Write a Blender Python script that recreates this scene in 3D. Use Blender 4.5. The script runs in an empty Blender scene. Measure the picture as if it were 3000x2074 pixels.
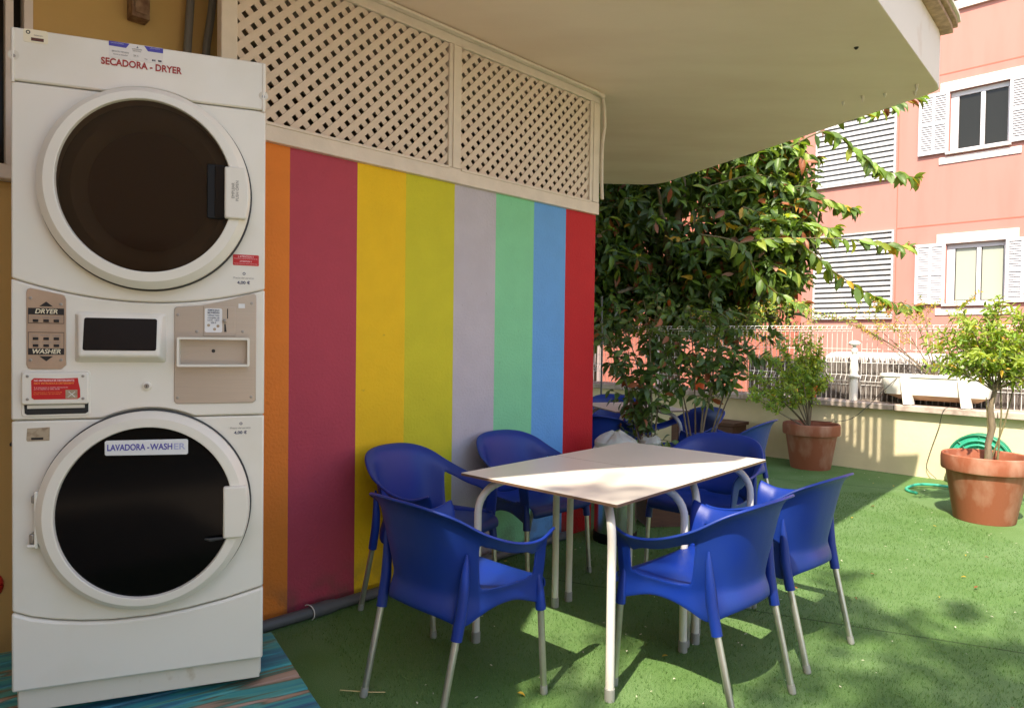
import bpy, bmesh, math, random
import numpy as np
from mathutils import Vector, Matrix
R = math.radians
random.seed(7); rng = np.random.default_rng(7)
scene = bpy.context.scene
COL = scene.collection

# ---------------------------------------------------------------- camera
H = 1.32
pitch = math.atan(42/2000.); roll = R(.77)
fw = Vector((0, math.cos(pitch), -math.sin(pitch)))
r0 = Vector((1, 0, 0)); u0 = r0.cross(fw)
RR = r0*math.cos(roll) + u0*math.sin(roll); UU = -r0*math.sin(roll) + u0*math.cos(roll)
cd = bpy.data.cameras.new('camera'); cam = bpy.data.objects.new('camera', cd); COL.objects.link(cam)
m = Matrix.Identity(4)
for i in range(3):
    m[i][0] = RR[i]; m[i][1] = UU[i]; m[i][2] = -fw[i]
m[2][3] = H
cam.matrix_world = m
cd.lens = 24; cd.sensor_width = 36; cd.sensor_fit = 'HORIZONTAL'; cd.clip_end = 600
cd.dof.use_dof = False
scene.camera = cam
# ---------------------------------------------------------------- sun, sky, exposure
sun_travel = Vector((.37, .72, -1)).normalized()
elev = math.asin(-sun_travel.z); az = math.atan2(-sun_travel.x, -sun_travel.y)
w = bpy.data.worlds.new('World'); scene.world = w; w.use_nodes = True
nt = w.node_tree; sk = nt.nodes.new('ShaderNodeTexSky'); sk.sky_type = 'NISHITA'; sk.sun_disc = False
sk.sun_elevation = elev; sk.sun_rotation = az; sk.dust_density = 1.5
nt.links.new(sk.outputs[0], nt.nodes['Background'].inputs[0]); nt.nodes['Background'].inputs[1].default_value = .15
sd = bpy.data.lights.new('sun', 'SUN'); sd.energy = 3.1; sd.angle = R(.53); sd.color = (1, .93, .82)
so = bpy.data.objects.new('sun', sd); COL.objects.link(so); so.rotation_euler = sun_travel.to_track_quat('-Z', 'Y').to_euler()
scene.view_settings.view_transform = 'Standard'; scene.view_settings.look = 'None'
scene.view_settings.exposure = 1.5; scene.view_settings.gamma = 1
scene.view_settings.use_white_balance = True; scene.view_settings.white_balance_temperature = 7150; scene.view_settings.white_balance_tint = 12
scene.cycles.use_denoising = True; scene.cycles.max_bounces = 8; scene.cycles.diffuse_bounces = 5
scene.cycles.transparent_max_bounces = 8; scene.cycles.caustics_reflective = False; scene.cycles.caustics_refractive = False

# ---------------------------------------------------------------- materials
def mat(name, col, rough=.5, metal=0, noise=0, nscale=20, bump=0, bscale=200, stretch=(1, 1, 1), col2=None, nlo=.35, nhi=.65, transl=0, spec=.5, coat=0, aspect=None, detail=4, emit=None, rvar=0):
    M = bpy.data.materials.new(name); M.use_nodes = True; t = M.node_tree; N = t.nodes; L = t.links
    p = N['Principled BSDF']; p.inputs['Base Color'].default_value = (*col, 1); p.inputs['Roughness'].default_value = rough
    p.inputs['Metallic'].default_value = metal; p.inputs['Specular IOR Level'].default_value = spec; p.inputs['Coat Weight'].default_value = coat
    tc = N.new('ShaderNodeTexCoord'); mp = N.new('ShaderNodeMapping'); mp.inputs['Scale'].default_value = stretch; L.new(tc.outputs['Object'], mp.inputs[0])
    if noise or col2:
        n = N.new('ShaderNodeTexNoise'); n.inputs['Scale'].default_value = nscale; n.inputs['Detail'].default_value = detail; L.new(mp.outputs[0], n.inputs[0])
        cr = N.new('ShaderNodeMapRange'); cr.inputs['From Min'].default_value = nlo; cr.inputs['From Max'].default_value = nhi; L.new(n.outputs[0], cr.inputs[0])
        mx = N.new('ShaderNodeMix'); mx.data_type = 'RGBA'; L.new(cr.outputs[0], mx.inputs[0])
        mx.inputs[6].default_value = (*col, 1); c2 = col2 or tuple(c*(1-noise) for c in col); mx.inputs[7].default_value = (*c2, 1)
        L.new(mx.outputs[2], p.inputs['Base Color'])
        if rvar:
            r = N.new('ShaderNodeMapRange'); r.inputs['To Min'].default_value = rough; r.inputs['To Max'].default_value = rough+rvar
            L.new(n.outputs[0], r.inputs[0]); L.new(r.outputs[0], p.inputs['Roughness'])
    if bump:
        b = N.new('ShaderNodeTexNoise'); b.inputs['Scale'].default_value = bscale; b.inputs['Detail'].default_value = 5; L.new(mp.outputs[0], b.inputs[0])
        bn = N.new('ShaderNodeBump'); bn.inputs['Strength'].default_value = bump; bn.inputs['Distance'].default_value = .01
        L.new(b.outputs[0], bn.inputs['Height']); L.new(bn.outputs[0], p.inputs['Normal'])
    if transl:
        tr = N.new('ShaderNodeBsdfTranslucent'); tr.inputs[0].default_value = (min(1, col[0]*2.2+.01), min(1, col[1]*2.0), col[2]*.8, 1)
        ms = N.new('ShaderNodeMixShader'); ms.inputs[0].default_value = transl; out = N['Material Output']
        L.new(p.outputs[0], ms.inputs[1]); L.new(tr.outputs[0], ms.inputs[2]); L.new(ms.outputs[0], out.inputs[0])
    return M

M = {}
M['enamel'] = mat('white_enamel', (.77, .735, .645), .32, col2=(.70, .65, .53), nscale=4, nlo=.5, nhi=.85, detail=8, rvar=.12, bump=.02, bscale=400)
M['enamel_grey'] = mat('door_ring_plastic', (.78, .745, .65), .30, noise=.05, nscale=5)
M['enamel_old'] = mat('stained_enamel', (.66, .62, .52), .45, col2=(.42, .33, .2), nscale=14, nlo=.62, nhi=.8, bump=.03)
M['gap'] = mat('dark_gap', (.02, .02, .018), .8)
M['gasket'] = mat('rubber_gasket', (.035, .035, .035), .6)
M['glass_top'] = mat('brown_tinted_glass', (.030, .019, .011), .08, spec=.25)
_t = M['glass_top'].node_tree; _m = _t.nodes.new('ShaderNodeMixShader'); _tr = _t.nodes.new('ShaderNodeBsdfTransparent'); _tr.inputs[0].default_value = (.60, .47, .36, 1); _m.inputs[0].default_value = .45
_t.links.new(_t.nodes['Principled BSDF'].outputs[0], _m.inputs[1]); _t.links.new(_tr.outputs[0], _m.inputs[2]); _t.links.new(_m.outputs[0], _t.nodes['Material Output'].inputs[0])
M['drum'] = mat('galvanised_drum', (.22, .18, .14), .5, .3, noise=.2, nscale=6); M['drum_shade_disc'] = mat('drum_depth_shade', (.10, .045, .025), .6)
M['glass_bot'] = mat('black_glass', (.003, .003, .003), .12, spec=.12)
M['display'] = mat('dark_display', (.014, .009, .006), .3, spec=.1)
M['plate'] = mat('brushed_beige_steel', (.50, .43, .36), .36, .7, noise=.04, nscale=6, stretch=(1, 1, 30), bump=.02, bscale=60)
M['plate_rose'] = mat('rose_steel', (.52, .37, .26), .45, .35, noise=.18, nscale=9, bump=.03)
M['ink_black'] = mat('black_ink', (.012, .01, .01), .5)
M['ink_red'] = mat('red_ink', (.42, .02, .015), .5)
M['ink_blue'] = mat('blue_ink', (.06, .05, .33), .5)
M['ink_blue_faded'] = mat('faded_blue_ink', (.40, .42, .62), .5)
M['ink_grey'] = mat('grey_ink', (.28, .26, .24), .5)
M['ink_dkblue'] = mat('navy_ink', (.05, .06, .12), .5)
M['label_red'] = mat('red_label', (.55, .012, .015), .4)
M['label_white'] = mat('white_label', (.74, .75, .74), .45, noise=.04)
M['label_cream'] = mat('cream_label', (.80, .72, .52), .5)
M['label_worn'] = mat('worn_tan_label', (.42, .33, .22), .6, col2=(.2, .13, .07), nscale=60, nlo=.5, nhi=.75)
M['text_pink'] = mat('pale_pink_ink', (.85, .55, .55), .5)
M['text_orange'] = mat('orange_ink', (.85, .25, .06), .5)
M['screw'] = mat('screw_steel', (.35, .33, .3), .35, .9)
M['chrome'] = mat('brushed_stainless', (.72, .74, .76), .22, 1, bump=.02, bscale=20, stretch=(1, 1, 30))
M['turf'] = None
M['pallet'] = None
M['blue'] = mat('blue_moulded_plastic', (.002, .027, .25), .33, col2=(.006, .034, .23), nscale=5, detail=8, rvar=.22, bump=.05, bscale=900, spec=.45)
M['alu'] = mat('brushed_aluminium', (.62, .61, .58), .35, .85, noise=.1, nscale=30)
M['cap'] = mat('grey_plastic_cap', (.30, .31, .28), .5)
M['white_metal'] = mat('white_painted_steel', (.72, .70, .64), .30, noise=.04)
M['table'] = mat('cream_compact_laminate', (.76, .70, .62), .36, noise=.04, nscale=4, bump=.01, bscale=300)
M['table_edge'] = mat('brown_laminate_edge', (.13, .08, .05), .5)
M['terracotta'] = mat('terracotta', (.31, .092, .045), .75, col2=(.50, .29, .21), nscale=7, nlo=.48, nhi=.8, detail=9, bump=.12, bscale=60, stretch=(1, 1, .5))
M['soil'] = mat('potting_soil', (.07, .045, .03), .95, noise=.5, nscale=60, bump=.8, bscale=90)
M['bark'] = mat('grey_bark', (.22, .17, .11), .85, noise=.4, nscale=30, bump=.5, bscale=60, stretch=(1, 1, .3))
M['twig'] = mat('green_brown_twig', (.16, .14, .06), .7, noise=.3)
M['soffit'] = mat('painted_plaster_soffit', (.86, .70, .60), .85, col2=(.77, .60, .50), nscale=1.1, nlo=.35, nhi=.75, detail=7, stretch=(1, 3, 1), bump=.12, bscale=35)
M['fascia'] = mat('cream_plaster', (.74, .68, .60), .85, col2=(.55, .40, .28), nscale=3, nlo=.6, nhi=.85, bump=.1, bscale=40)
M['coping'] = mat('terracotta_coping', (.48, .32, .21), .8, noise=.4, nscale=20, bump=.2)
M['lattice'] = mat('white_lattice_paint', (.72, .60, .50), .6, noise=.06, nscale=8, bump=.05, bscale=120)
M['frame_white'] = mat('white_wood_paint', (.76, .67, .58), .55, noise=.08, nscale=12, bump=.1, bscale=50, stretch=(1, 1, 1))
M['store_shade'] = mat('store_shade_plaster', (.16, .12, .08), .9, noise=.4, nscale=3)  # dark tone paints in the shade of the room behind the lattice
M['ochre'] = mat('ochre_wall_paint', (.58, .37, .13), .85, noise=.1, nscale=2, bump=.1, bscale=30)
M['cream_wall'] = mat('cream_yellow_render', (.76, .67, .44), .85, noise=.12, nscale=3, bump=.2, bscale=30)
M['stone'] = mat('weathered_coping_stone', (.50, .42, .36), .85, col2=(.24, .18, .15), nscale=9, nlo=.45, nhi=.75, bump=.5, bscale=25)
M['pvc'] = mat('grey_pvc', (.10, .105, .11), .45, noise=.1)
M['conduit'] = mat('grey_flexible_conduit', (.16, .15, .13), .6)
M['pink'] = mat('salmon_render', (.45, .205, .17), .85, col2=(.40, .175, .14), nscale=1.3, nlo=.45, nhi=.8, stretch=(2.2, 2.2, .35), detail=9, bump=.1, bscale=20)
M['pink_shade_joint'] = mat('shade_and_joint_salmon', (.42, .14, .095), .85, noise=.1, nscale=1.5)  # deeper salmon paints shade into the recessed side; also colours the joints
M['white_wall'] = mat('white_masonry', (.68, .62, .57), .8, noise=.05, nscale=3)
M['shutter'] = mat('white_shutter_paint', (.56, .56, .58), .5)
M['louvre'] = mat('white_aluminium_louvre', (.50, .50, .50), .4)
M['pane_dark'] = mat('dark_window_glass', (.02, .02, .016), .06, spec=.25)
M['pane_pale'] = mat('curtained_window_glass', (.40, .43, .36), .15, spec=.4)
M['reed'] = mat('dry_reed_screen', (.30, .27, .25), .95, col2=(.12, .10, .09), nscale=40, stretch=(3, 3, .25), nlo=.4, nhi=.6, bump=.6, bscale=90)
M['wire'] = mat('white_coated_wire', (.76, .76, .74), .45)
M['asphalt'] = mat('street_asphalt', (.06, .06, .06), .9, noise=.3, nscale=8)
M['plastic_white'] = mat('weathered_white_plastic', (.80, .78, .73), .45, col2=(.66, .58, .48), nscale=5, nlo=.58, nhi=.85)
M['plastic_dirt'] = mat('soil_stained_plastic', (.46, .30, .19), .7, noise=.25, nscale=10)
M['hose'] = mat('green_hose', (.03, .42, .27), .4, noise=.15, nscale=20)
M['hose_dark'] = mat('dark_green_reel', (.015, .20, .11), .4)
M['orange_pot'] = mat('orange_plastic_pot', (.62, .10, .02), .5)
M['brown_box'] = mat('dark_stained_timber', (.11, .04, .02), .6, noise=.3, nscale=12, stretch=(1, 1, 5))
M['black_plastic'] = mat('black_plastic', (.010, .010, .010), .5, spec=.2)
M['bag'] = mat('thin_white_plastic', (.62, .64, .66), .3, transl=.35)
M['red_plastic'] = mat('red_plastic', (.45, .015, .01), .4)
M['leaf_dark'] = mat('dark_glossy_leaf', (.062, .125, .030), .48, noise=.35, nscale=8, transl=.2)
M['leaf_mid'] = mat('mid_green_leaf', (.11, .20, .038), .44, noise=.3, nscale=8, transl=.28)
M['leaf_light'] = mat('light_green_leaf', (.20, .34, .055), .42, noise=.2, nscale=8, transl=.3)
M['leaf_lime'] = mat('lime_leaf', (.32, .42, .07), .45, noise=.2, nscale=8, transl=.35)
M['leaf_yellow'] = mat('yellow_leaf', (.55, .34, .04), .5, transl=.25)
M['leaf_rust'] = mat('rust_coloured_leaf', (.26, .085, .03), .5, transl=.15)
M['leaf_pale'] = mat('pale_pink_leaf', (.42, .23, .17), .5, transl=.2)
M['straw'] = mat('dry_straw', (.60, .48, .22), .7)
M['debris'] = mat('pale_petal_litter', (.68, .66, .50), .7)

def turf_mat():
    m = bpy.data.materials.new('artificial_turf'); m.use_nodes = True; t = m.node_tree; N = t.nodes; L = t.links; p = N['Principled BSDF']
    p.inputs['Roughness'].default_value = .75; p.inputs['Specular IOR Level'].default_value = .25
    g = N.new('ShaderNodeNewGeometry')
    def noise(sc, det=3):
        n = N.new('ShaderNodeTexNoise'); n.inputs['Scale'].default_value = sc; n.inputs['Detail'].default_value = det; L.new(g.outputs['Position'], n.inputs[0]); return n.outputs[0]
    def mr(x, a, b):
        r = N.new('ShaderNodeMapRange'); r.inputs['From Min'].default_value = a; r.inputs['From Max'].default_value = b; L.new(x, r.inputs[0]); return r.outputs[0]
    def mix(f, a, b):
        x = N.new('ShaderNodeMix'); x.data_type = 'RGBA'; L.new(f, x.inputs[0])
        for k, v in ((6, a), (7, b)):
            if isinstance(v, tuple): x.inputs[k].default_value = (*v, 1)
            else: L.new(v, x.inputs[k])
        return x.outputs[2]
    fine = noise(260, 3); mid = noise(45, 3); big = noise(2.2, 4)
    c = mix(mr(fine, .30, .70), (.060, .140, .035), (.150, .275, .085))
    c2 = mix(mr(fine, .30, .70), (.078, .165, .050), (.19, .315, .125))
    c = mix(mr(big, .42, .62), c, c2)
    sp = N.new('ShaderNodeSeparateXYZ'); L.new(g.outputs['Position'], sp.inputs[0])
    wn = noise(3, 2); ad = N.new('ShaderNodeMath'); ad.operation = 'MULTIPLY_ADD'; L.new(sp.outputs[0], ad.inputs[0]); ad.inputs[1].default_value = .42; L.new(sp.outputs[1], ad.inputs[2])
    wv = N.new('ShaderNodeMath'); wv.operation = 'MULTIPLY_ADD'; L.new(wn, wv.inputs[0]); wv.inputs[1].default_value = .02; L.new(ad.outputs[0], wv.inputs[2])
    fr = N.new('ShaderNodeMath'); fr.operation = 'PINGPONG'; L.new(wv.outputs[0], fr.inputs[0]); fr.inputs[1].default_value = 1.93
    c = mix(mr(fr.outputs[0], .012, .0), c, (.035, .07, .02))
    c3 = mix(mr(mid, .62, .80), c, (.15, .25, .09))
    L.new(c3, p.inputs['Base Color'])
    b = N.new('ShaderNodeBump'); b.inputs['Strength'].default_value = .6; b.inputs['Distance'].default_value = .010; L.new(fine, b.inputs['Height'])
    L.new(b.outputs[0], p.inputs['Normal']); return m
M['turf'] = turf_mat()
M['blade'] = mat('turf_fibre', (.095, .22, .05), .6, noise=.5, nscale=40, transl=.2)
M['blade2'] = mat('pale_turf_fibre', (.14, .27, .09), .6, noise=.3, nscale=40, transl=.2)

def pallet_mat():
    m = bpy.data.materials.new('worn_blue_green_paint'); m.use_nodes = True; t = m.node_tree; N = t.nodes; L = t.links; p = N['Principled BSDF']
    p.inputs['Roughness'].default_value = .6
    tc = N.new('ShaderNodeTexCoord'); mp = N.new('ShaderNodeMapping'); mp.inputs['Scale'].default_value = (1.6, 15, 8); L.new(tc.outputs['Object'], mp.inputs[0])
    n = N.new('ShaderNodeTexNoise'); n.inputs['Scale'].default_value = 1; n.inputs['Detail'].default_value = 5; n.inputs['Distortion'].default_value = .8; L.new(mp.outputs[0], n.inputs[0])
    cr = N.new('ShaderNodeValToRGB'); e = cr.color_ramp.elements
    e[0].position = .28; e[0].color = (.025, .085, .14, 1); e[1].position = .44; e[1].color = (.035, .19, .26, 1)
    for pos, c in ((.49, (.03, .28, .30, 1)), (.55, (.08, .34, .30, 1)), (.60, (.10, .13, .08, 1)), (.64, (.38, .24, .17, 1)), (.76, (.46, .33, .25, 1))):
        x = e.new(pos); x.color = c
    L.new(n.outputs[0], cr.inputs[0]); L.new(cr.outputs[0], p.inputs['Base Color'])
    b = N.new('ShaderNodeBump'); b.inputs['Strength'].default_value = .4; b.inputs['Distance'].default_value = .01; L.new(n.outputs[0], b.inputs['Height']); L.new(b.outputs[0], p.inputs['Normal'])
    return m
M['pallet'] = pallet_mat()

# ---------------------------------------------------------------- mesh helpers
class MB:
    def __init__(s): s.v = []; s.f = []; s.m = []
    def add(s, vs, fs, mi=0):
        o = len(s.v); s.v += [tuple(v) for v in vs]; s.f += [tuple(i+o for i in f) for f in fs]; s.m += [mi]*len(fs); return s
    def box(s, x0, x1, y0, y1, z0, z1, mi=0):
        vs = [(x, y, z) for z in (z0, z1) for y in (y0, y1) for x in (x0, x1)]
        return s.add(vs, [(0, 2, 3, 1), (4, 5, 7, 6), (0, 1, 5, 4), (2, 6, 7, 3), (0, 4, 6, 2), (1, 3, 7, 5)], mi)
    def prism_xz(s, poly, y0, y1, mi=0):   # outline in x,z (counter-clockwise seen from -y)
        n = len(poly); vs = [(x, y0, z) for x, z in poly] + [(x, y1, z) for x, z in poly]
        fs = [tuple(range(n)), tuple(range(2*n-1, n-1, -1))] + [(i+n, (i+1) % n+n, (i+1) % n, i) for i in range(n)]
        return s.add(vs, fs, mi)
    def prism_xy(s, poly, z0, z1, mi=0):
        n = len(poly); vs = [(x, y, z0) for x, y in poly] + [(x, y, z1) for x, y in poly]
        fs = [tuple(range(n-1, -1, -1)), tuple(range(n, 2*n))] + [(i, (i+1) % n, (i+1) % n+n, i+n) for i in range(n)]
        return s.add(vs, fs, mi)
    def tube(s, pts, rad, n=12, caps=True, mi=0):
        P = [Vector(p) for p in pts]; rad = rad if isinstance(rad, (list, tuple)) else [rad]*len(P)
        o = []; prev = None
        for i, p in enumerate(P):
            t = (P[min(i+1, len(P)-1)]-P[max(i-1, 0)]).normalized()
            if prev is None: a = t.orthogonal().normalized()
            else: a = (prev - t*prev.dot(t)).normalized()
            prev = a; b = t.cross(a)
            o += [p+(a*math.cos(2*math.pi*k/n)+b*math.sin(2*math.pi*k/n))*rad[i] for k in range(n)]
        fs = [(i*n+k, i*n+(k+1) % n, (i+1)*n+(k+1) % n, (i+1)*n+k) for i in range(len(P)-1) for k in range(n)]
        if caps: fs += [tuple(range(n-1, -1, -1)), tuple((len(P)-1)*n+k for k in range(n))]
        return s.add(o, fs, mi)
    def lathe(s, prof, n=32, c=(0, 0, 0), mi=0, jit=0):
        vs = []
        for r, z in prof:
            for k in range(n):
                a = 2*math.pi*k/n; q = 1+jit*math.sin(3*a+z*9); vs.append((c[0]+r*q*math.cos(a), c[1]+r*q*math.sin(a), c[2]+z))
        fs = [(i*n+k, i*n+(k+1) % n, (i+1)*n+(k+1) % n, (i+1)*n+k) for i in range(len(prof)-1) for k in range(n)]
        return s.add(vs, fs, mi)
    def build(s, name, mats, parent=None, smooth=False, bevel=0, label=None, seg=2, angle=35):
        me = bpy.data.meshes.new(name); me.from_pydata(s.v, [], s.f)
        mats = mats if isinstance(mats, (list, tuple)) else [mats]
        for x in mats: me.materials.append(x)
        if len(mats) > 1: me.polygons.foreach_set('material_index', s.m)
        if smooth: me.polygons.foreach_set('use_smooth', [True]*len(me.polygons))
        me.update(); o = bpy.data.objects.new(name, me); COL.objects.link(o)
        if smooth: me.set_sharp_from_angle(angle=R(angle))
        if parent: o.parent = parent
        if bevel:
            b = o.modifiers.new('b', 'BEVEL'); b.width = bevel; b.segments = seg; b.limit_method = 'ANGLE'; b.angle_limit = R(40)
            me.polygons.foreach_set('use_smooth', [True]*len(me.polygons)); me.set_sharp_from_angle(angle=R(50))
        if label: o['label'] = label
        return o

def tag(o, label, cat, group=None, kind=None):
    o['label'] = label; o['category'] = cat
    if group: o['group'] = group
    if kind: o['kind'] = kind
    return o
def struct(o): o['kind'] = 'structure'; return o
def thing(name, label, cat, loc=(0, 0, 0), rz=0, group=None):
    o = bpy.data.objects.new(name, None); COL.objects.link(o); o.location = loc; o.rotation_euler = (0, 0, rz); o.empty_display_size = .1
    return tag(o, label, cat, group)
def copy_tree(o, parent=None):
    c = o.copy(); COL.objects.link(c); c.parent = parent
    for ch in list(o.children): copy_tree(ch, c)
    return c
def bake(o):   # modifiers -> mesh data
    dg = bpy.context.evaluated_depsgraph_get(); me = bpy.data.meshes.new_from_object(o.evaluated_get(dg)); return me
def rrect(x0, x1, z0, z1, r, n=5):
    out = []
    for cx, cz, a0 in ((x1-r, z0+r, -90), (x1-r, z1-r, 0), (x0+r, z1-r, 90), (x0+r, z0+r, 180)):
        out += [(cx+r*math.cos(R(a0+90*k/n)), cz+r*math.sin(R(a0+90*k/n))) for k in range(n+1)]
    return out
def ell(cx, cz, rx, rz, n=64, a0=0, a1=360):
    return [(cx+rx*math.cos(R(a0+(a1-a0)*k/n)), cz+rz*math.sin(R(a0+(a1-a0)*k/n))) for k in range(n if a1-a0 == 360 else n+1)]
def text(body, x, z, size, m, parent, y=0, name='lettering', align='CENTER', bold=0, shear=0, width=None, rot=0, label=None):
    cu = bpy.data.curves.new(name, 'FONT'); cu.body = body; cu.size = size; cu.align_x = align; cu.align_y = 'CENTER'; cu.offset = bold*size; cu.shear = shear; cu.extrude = .0004; cu.resolution_u = 4
    t = bpy.data.objects.new(name, cu); COL.objects.link(t)
    dg = bpy.context.evaluated_depsgraph_get(); me = bpy.data.meshes.new_from_object(t.evaluated_get(dg)); COL.objects.unlink(t); bpy.data.objects.remove(t)
    sx = 1
    if width and len(me.vertices):
        xs = [v.co.x for v in me.vertices]; sx = width/(max(xs)-min(xs))
    me.transform(Matrix.Scale(sx, 4, (1, 0, 0))); me.transform(Matrix.Rotation(R(rot), 4, 'Z')); me.transform(Matrix.Rotation(R(90), 4, 'X')); me.transform(Matrix.Translation((x, y, z)))
    me.materials.clear(); me.materials.append(m); me.name = name
    o = bpy.data.objects.new(name, me); COL.objects.link(o); o.parent = parent
    if label: o['label'] = label
    return o

# leaves -----------------------------------------------------------
LV = np.array([(0, 0, 0), (-.42, .28, .06), (0, .30, 0), (.42, .28, .06), (-.46, .58, .05), (0, .60, -.02), (.46, .58, .05), (-.22, .85, -.02), (0, .86, -.07), (.22, .85, -.02), (0, 1.0, -.14)], float)
LF = [(0, 2, 1), (0, 3, 2), (1, 2, 5, 4), (2, 3, 6, 5), (4, 5, 8, 7), (5, 6, 9, 8), (7, 8, 10), (8, 9, 10)]
LV2 = np.array([(0, 0, 0), (-.5, .5, .06), (0, .5, 0), (.5, .5, .06), (0, 1, -.08)], float)
LF2 = [(0, 2, 1), (0, 3, 2), (1, 2, 4), (2, 3, 4)]
class Leaves:
    def __init__(s): s.p = []; s.d = []; s.u = []; s.l = []; s.w = []; s.m = []
    def add(s, p, d, u, l, wd, mi): s.p.append(tuple(p)); s.d.append(tuple(d)); s.u.append(tuple(u)); s.l.append(l); s.w.append(wd); s.m.append(mi)
    def mesh(s, name, mats, simple=False):
        lv, lf = (LV2, LF2) if simple else (LV, LF)
        P = np.array(s.p); D = np.array(s.d); U = np.array(s.u); l = np.array(s.l)[:, None, None]; wd = np.array(s.w)[:, None, None]
        D /= np.linalg.norm(D, axis=1)[:, None]; X = np.cross(D, U); X /= np.linalg.norm(X, axis=1)[:, None]+1e-9; Z = np.cross(X, D)
        V = P[:, None, :] + X[:, None, :]*lv[None, :, 0:1]*wd + D[:, None, :]*lv[None, :, 1:2]*l + Z[:, None, :]*lv[None, :, 2:3]*l*np.random.default_rng(len(s.p)).uniform(.1, 2.6, (len(s.p), 1, 1))
        n = len(lv); fs = []

        for i in range(len(P)): o = i*n; fs += [tuple(o+k for k in f) for f in lf]
        me = bpy.data.meshes.new(name); me.from_pydata(V.reshape(-1, 3).tolist(), [], fs)
        for x in mats: me.materials.append(x)
        me.polygons.foreach_set('material_index', np.repeat(np.array(s.m), len(lf)).astype(np.int32)); me.polygons.foreach_set('use_smooth', [True]*len(fs)); me.update()
        return me
    def build(s, name, mats, parent=None, simple=False):
        o = bpy.data.objects.new(name, s.mesh(name, mats, simple)); COL.objects.link(o); o.parent = parent; return o
def rv(a=-1, b=1): return Vector((random.uniform(a, b), random.uniform(a, b), random.uniform(a, b)))
def pick(ws):
    r = random.random()*sum(ws)
    for i, x in enumerate(ws):
        r -= x
        if r <= 0: return i
    return len(ws)-1
def twig(lv, mb, p, d, length, n, ll, lw, ws, droop=.5, rad=.004, spread=1.0, tipred=None, bend=.15):
    p = Vector(p); d = Vector(d).normalized(); pts = [p.copy()]; step = length/n; side = rv().normalized()
    for i in range(n):
        d = (d+rv()*bend*.6+Vector((0, 0, -droop*.12))).normalized(); p = p+d*step; pts.append(p.copy())
        ang = 2.4*i+random.uniform(-.4, .4); a = d.orthogonal().normalized(); b = d.cross(a)
        o = (a*math.cos(ang)+b*math.sin(ang)).normalized()
        ld = (o*spread+d*.55+Vector((0, 0, -droop))).normalized(); up = (Vector((0, -.35, .8))+rv()*.85)
        k = random.uniform(.7, 1.15)
        lv.add(p, ld, up, ll*k, lw*k, pick(ws) if not (tipred is not None and i == n-1 and random.random() < .5) else tipred)
    if mb is not None: mb.tube(pts, [rad]*(len(pts)-1)+[rad*.5], 5, False)
    return pts

# ================================================================ THE SETTING
# turf
mb = MB(); mb.add([(-12, -14, 0), (30, -14, 0), (30, -14+8, 0), (-12, 26, 0)], [])
W0 = Vector((.57, 4.777, 0)); wd = Vector((.70711, .70711, 0)); A45 = R(45); RW = Vector((3.56, 7.369, 0)); FP = Vector((8.0, 13.0, 0))
fd = Vector((.70711, -.70711, 0)); nin = Vector((.70711, .70711, 0))
# turf: everything on the patio side of the boundary wall
def P2(s, off): q = RW+fd*s+nin*off; return (q.x, q.y)
mb = MB(); a = P2(-14, .1); b = P2(14, .1); c = P2(14, -22); d = P2(-14, -22)
mb.add([(*a, 0), (*d, 0), (*c, 0), (*b, 0)], [(0, 1, 2, 3)]); struct(mb.build('turf_ground', M['turf']))
mb = MB(); pts = [P2(-200, -.04+.1), P2(200, .06), P2(200, 200), P2(-200, 200)]
mb.add([(x, y, -.25) for x, y in pts][::-1], [(0, 1, 2, 3)])
struct(mb.build('street_ground', M['asphalt']))
# turf fibres, near ground only (seen as pile against the light)
def fibres():
    n = 90000; xs = rng.uniform(-1.3, 3.4, n); ys = 2.05+ (rng.random(n)**1.5)*4.0; L = rng.uniform(.009, .018, n)*(1+.15*ys/3)
    keep = (xs < ys*.80) & (xs > -ys*.62) & ((xs-.57)-(ys-4.777) > .05*1.414)
    keep &= ~((xs < -.62) & (ys < 2.95) & (xs+1.0*(ys-2.7)*.66 < -.66))
    xs, ys, L = xs[keep], ys[keep], L[keep]; n = len(xs); a = rng.uniform(0, 6.28, n); lean = rng.uniform(.1, .9, n)*L; wd_ = .0011+.0004*ys/3
    V = np.zeros((n, 3, 3)); ca, sa = np.cos(a), np.sin(a); b = rng.uniform(0, 6.28, n)
    V[:, 0] = np.stack([xs-ca*wd_, ys-sa*wd_, np.zeros(n)], 1); V[:, 1] = np.stack([xs+ca*wd_, ys+sa*wd_, np.zeros(n)], 1)
    V[:, 2] = np.stack([xs+np.cos(b)*lean, ys+np.sin(b)*lean, L*.85], 1)
    me = bpy.data.meshes.new('turf_fibres'); me.vertices.add(3*n); me.vertices.foreach_set('co', V.reshape(-1)); me.loops.add(3*n); me.loops.foreach_set('vertex_index', np.arange(3*n, dtype=np.int32))
    me.polygons.add(n); me.polygons.foreach_set('loop_start', np.arange(0, 3*n, 3, dtype=np.int32)); me.polygons.foreach_set('loop_total', np.full(n, 3, dtype=np.int32))
    me.materials.append(M['blade']); me.materials.append(M['blade2']); me.polygons.foreach_set('material_index', (rng.random(n) < .3).astype(np.int32)); me.update(); me.validate()
    o = bpy.data.objects.new('grass', me); COL.objects.link(o); tag(o, 'short green artificial grass pile covering the patio', 'grass', kind='stuff')
fibres()
lv = Leaves()
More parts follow.
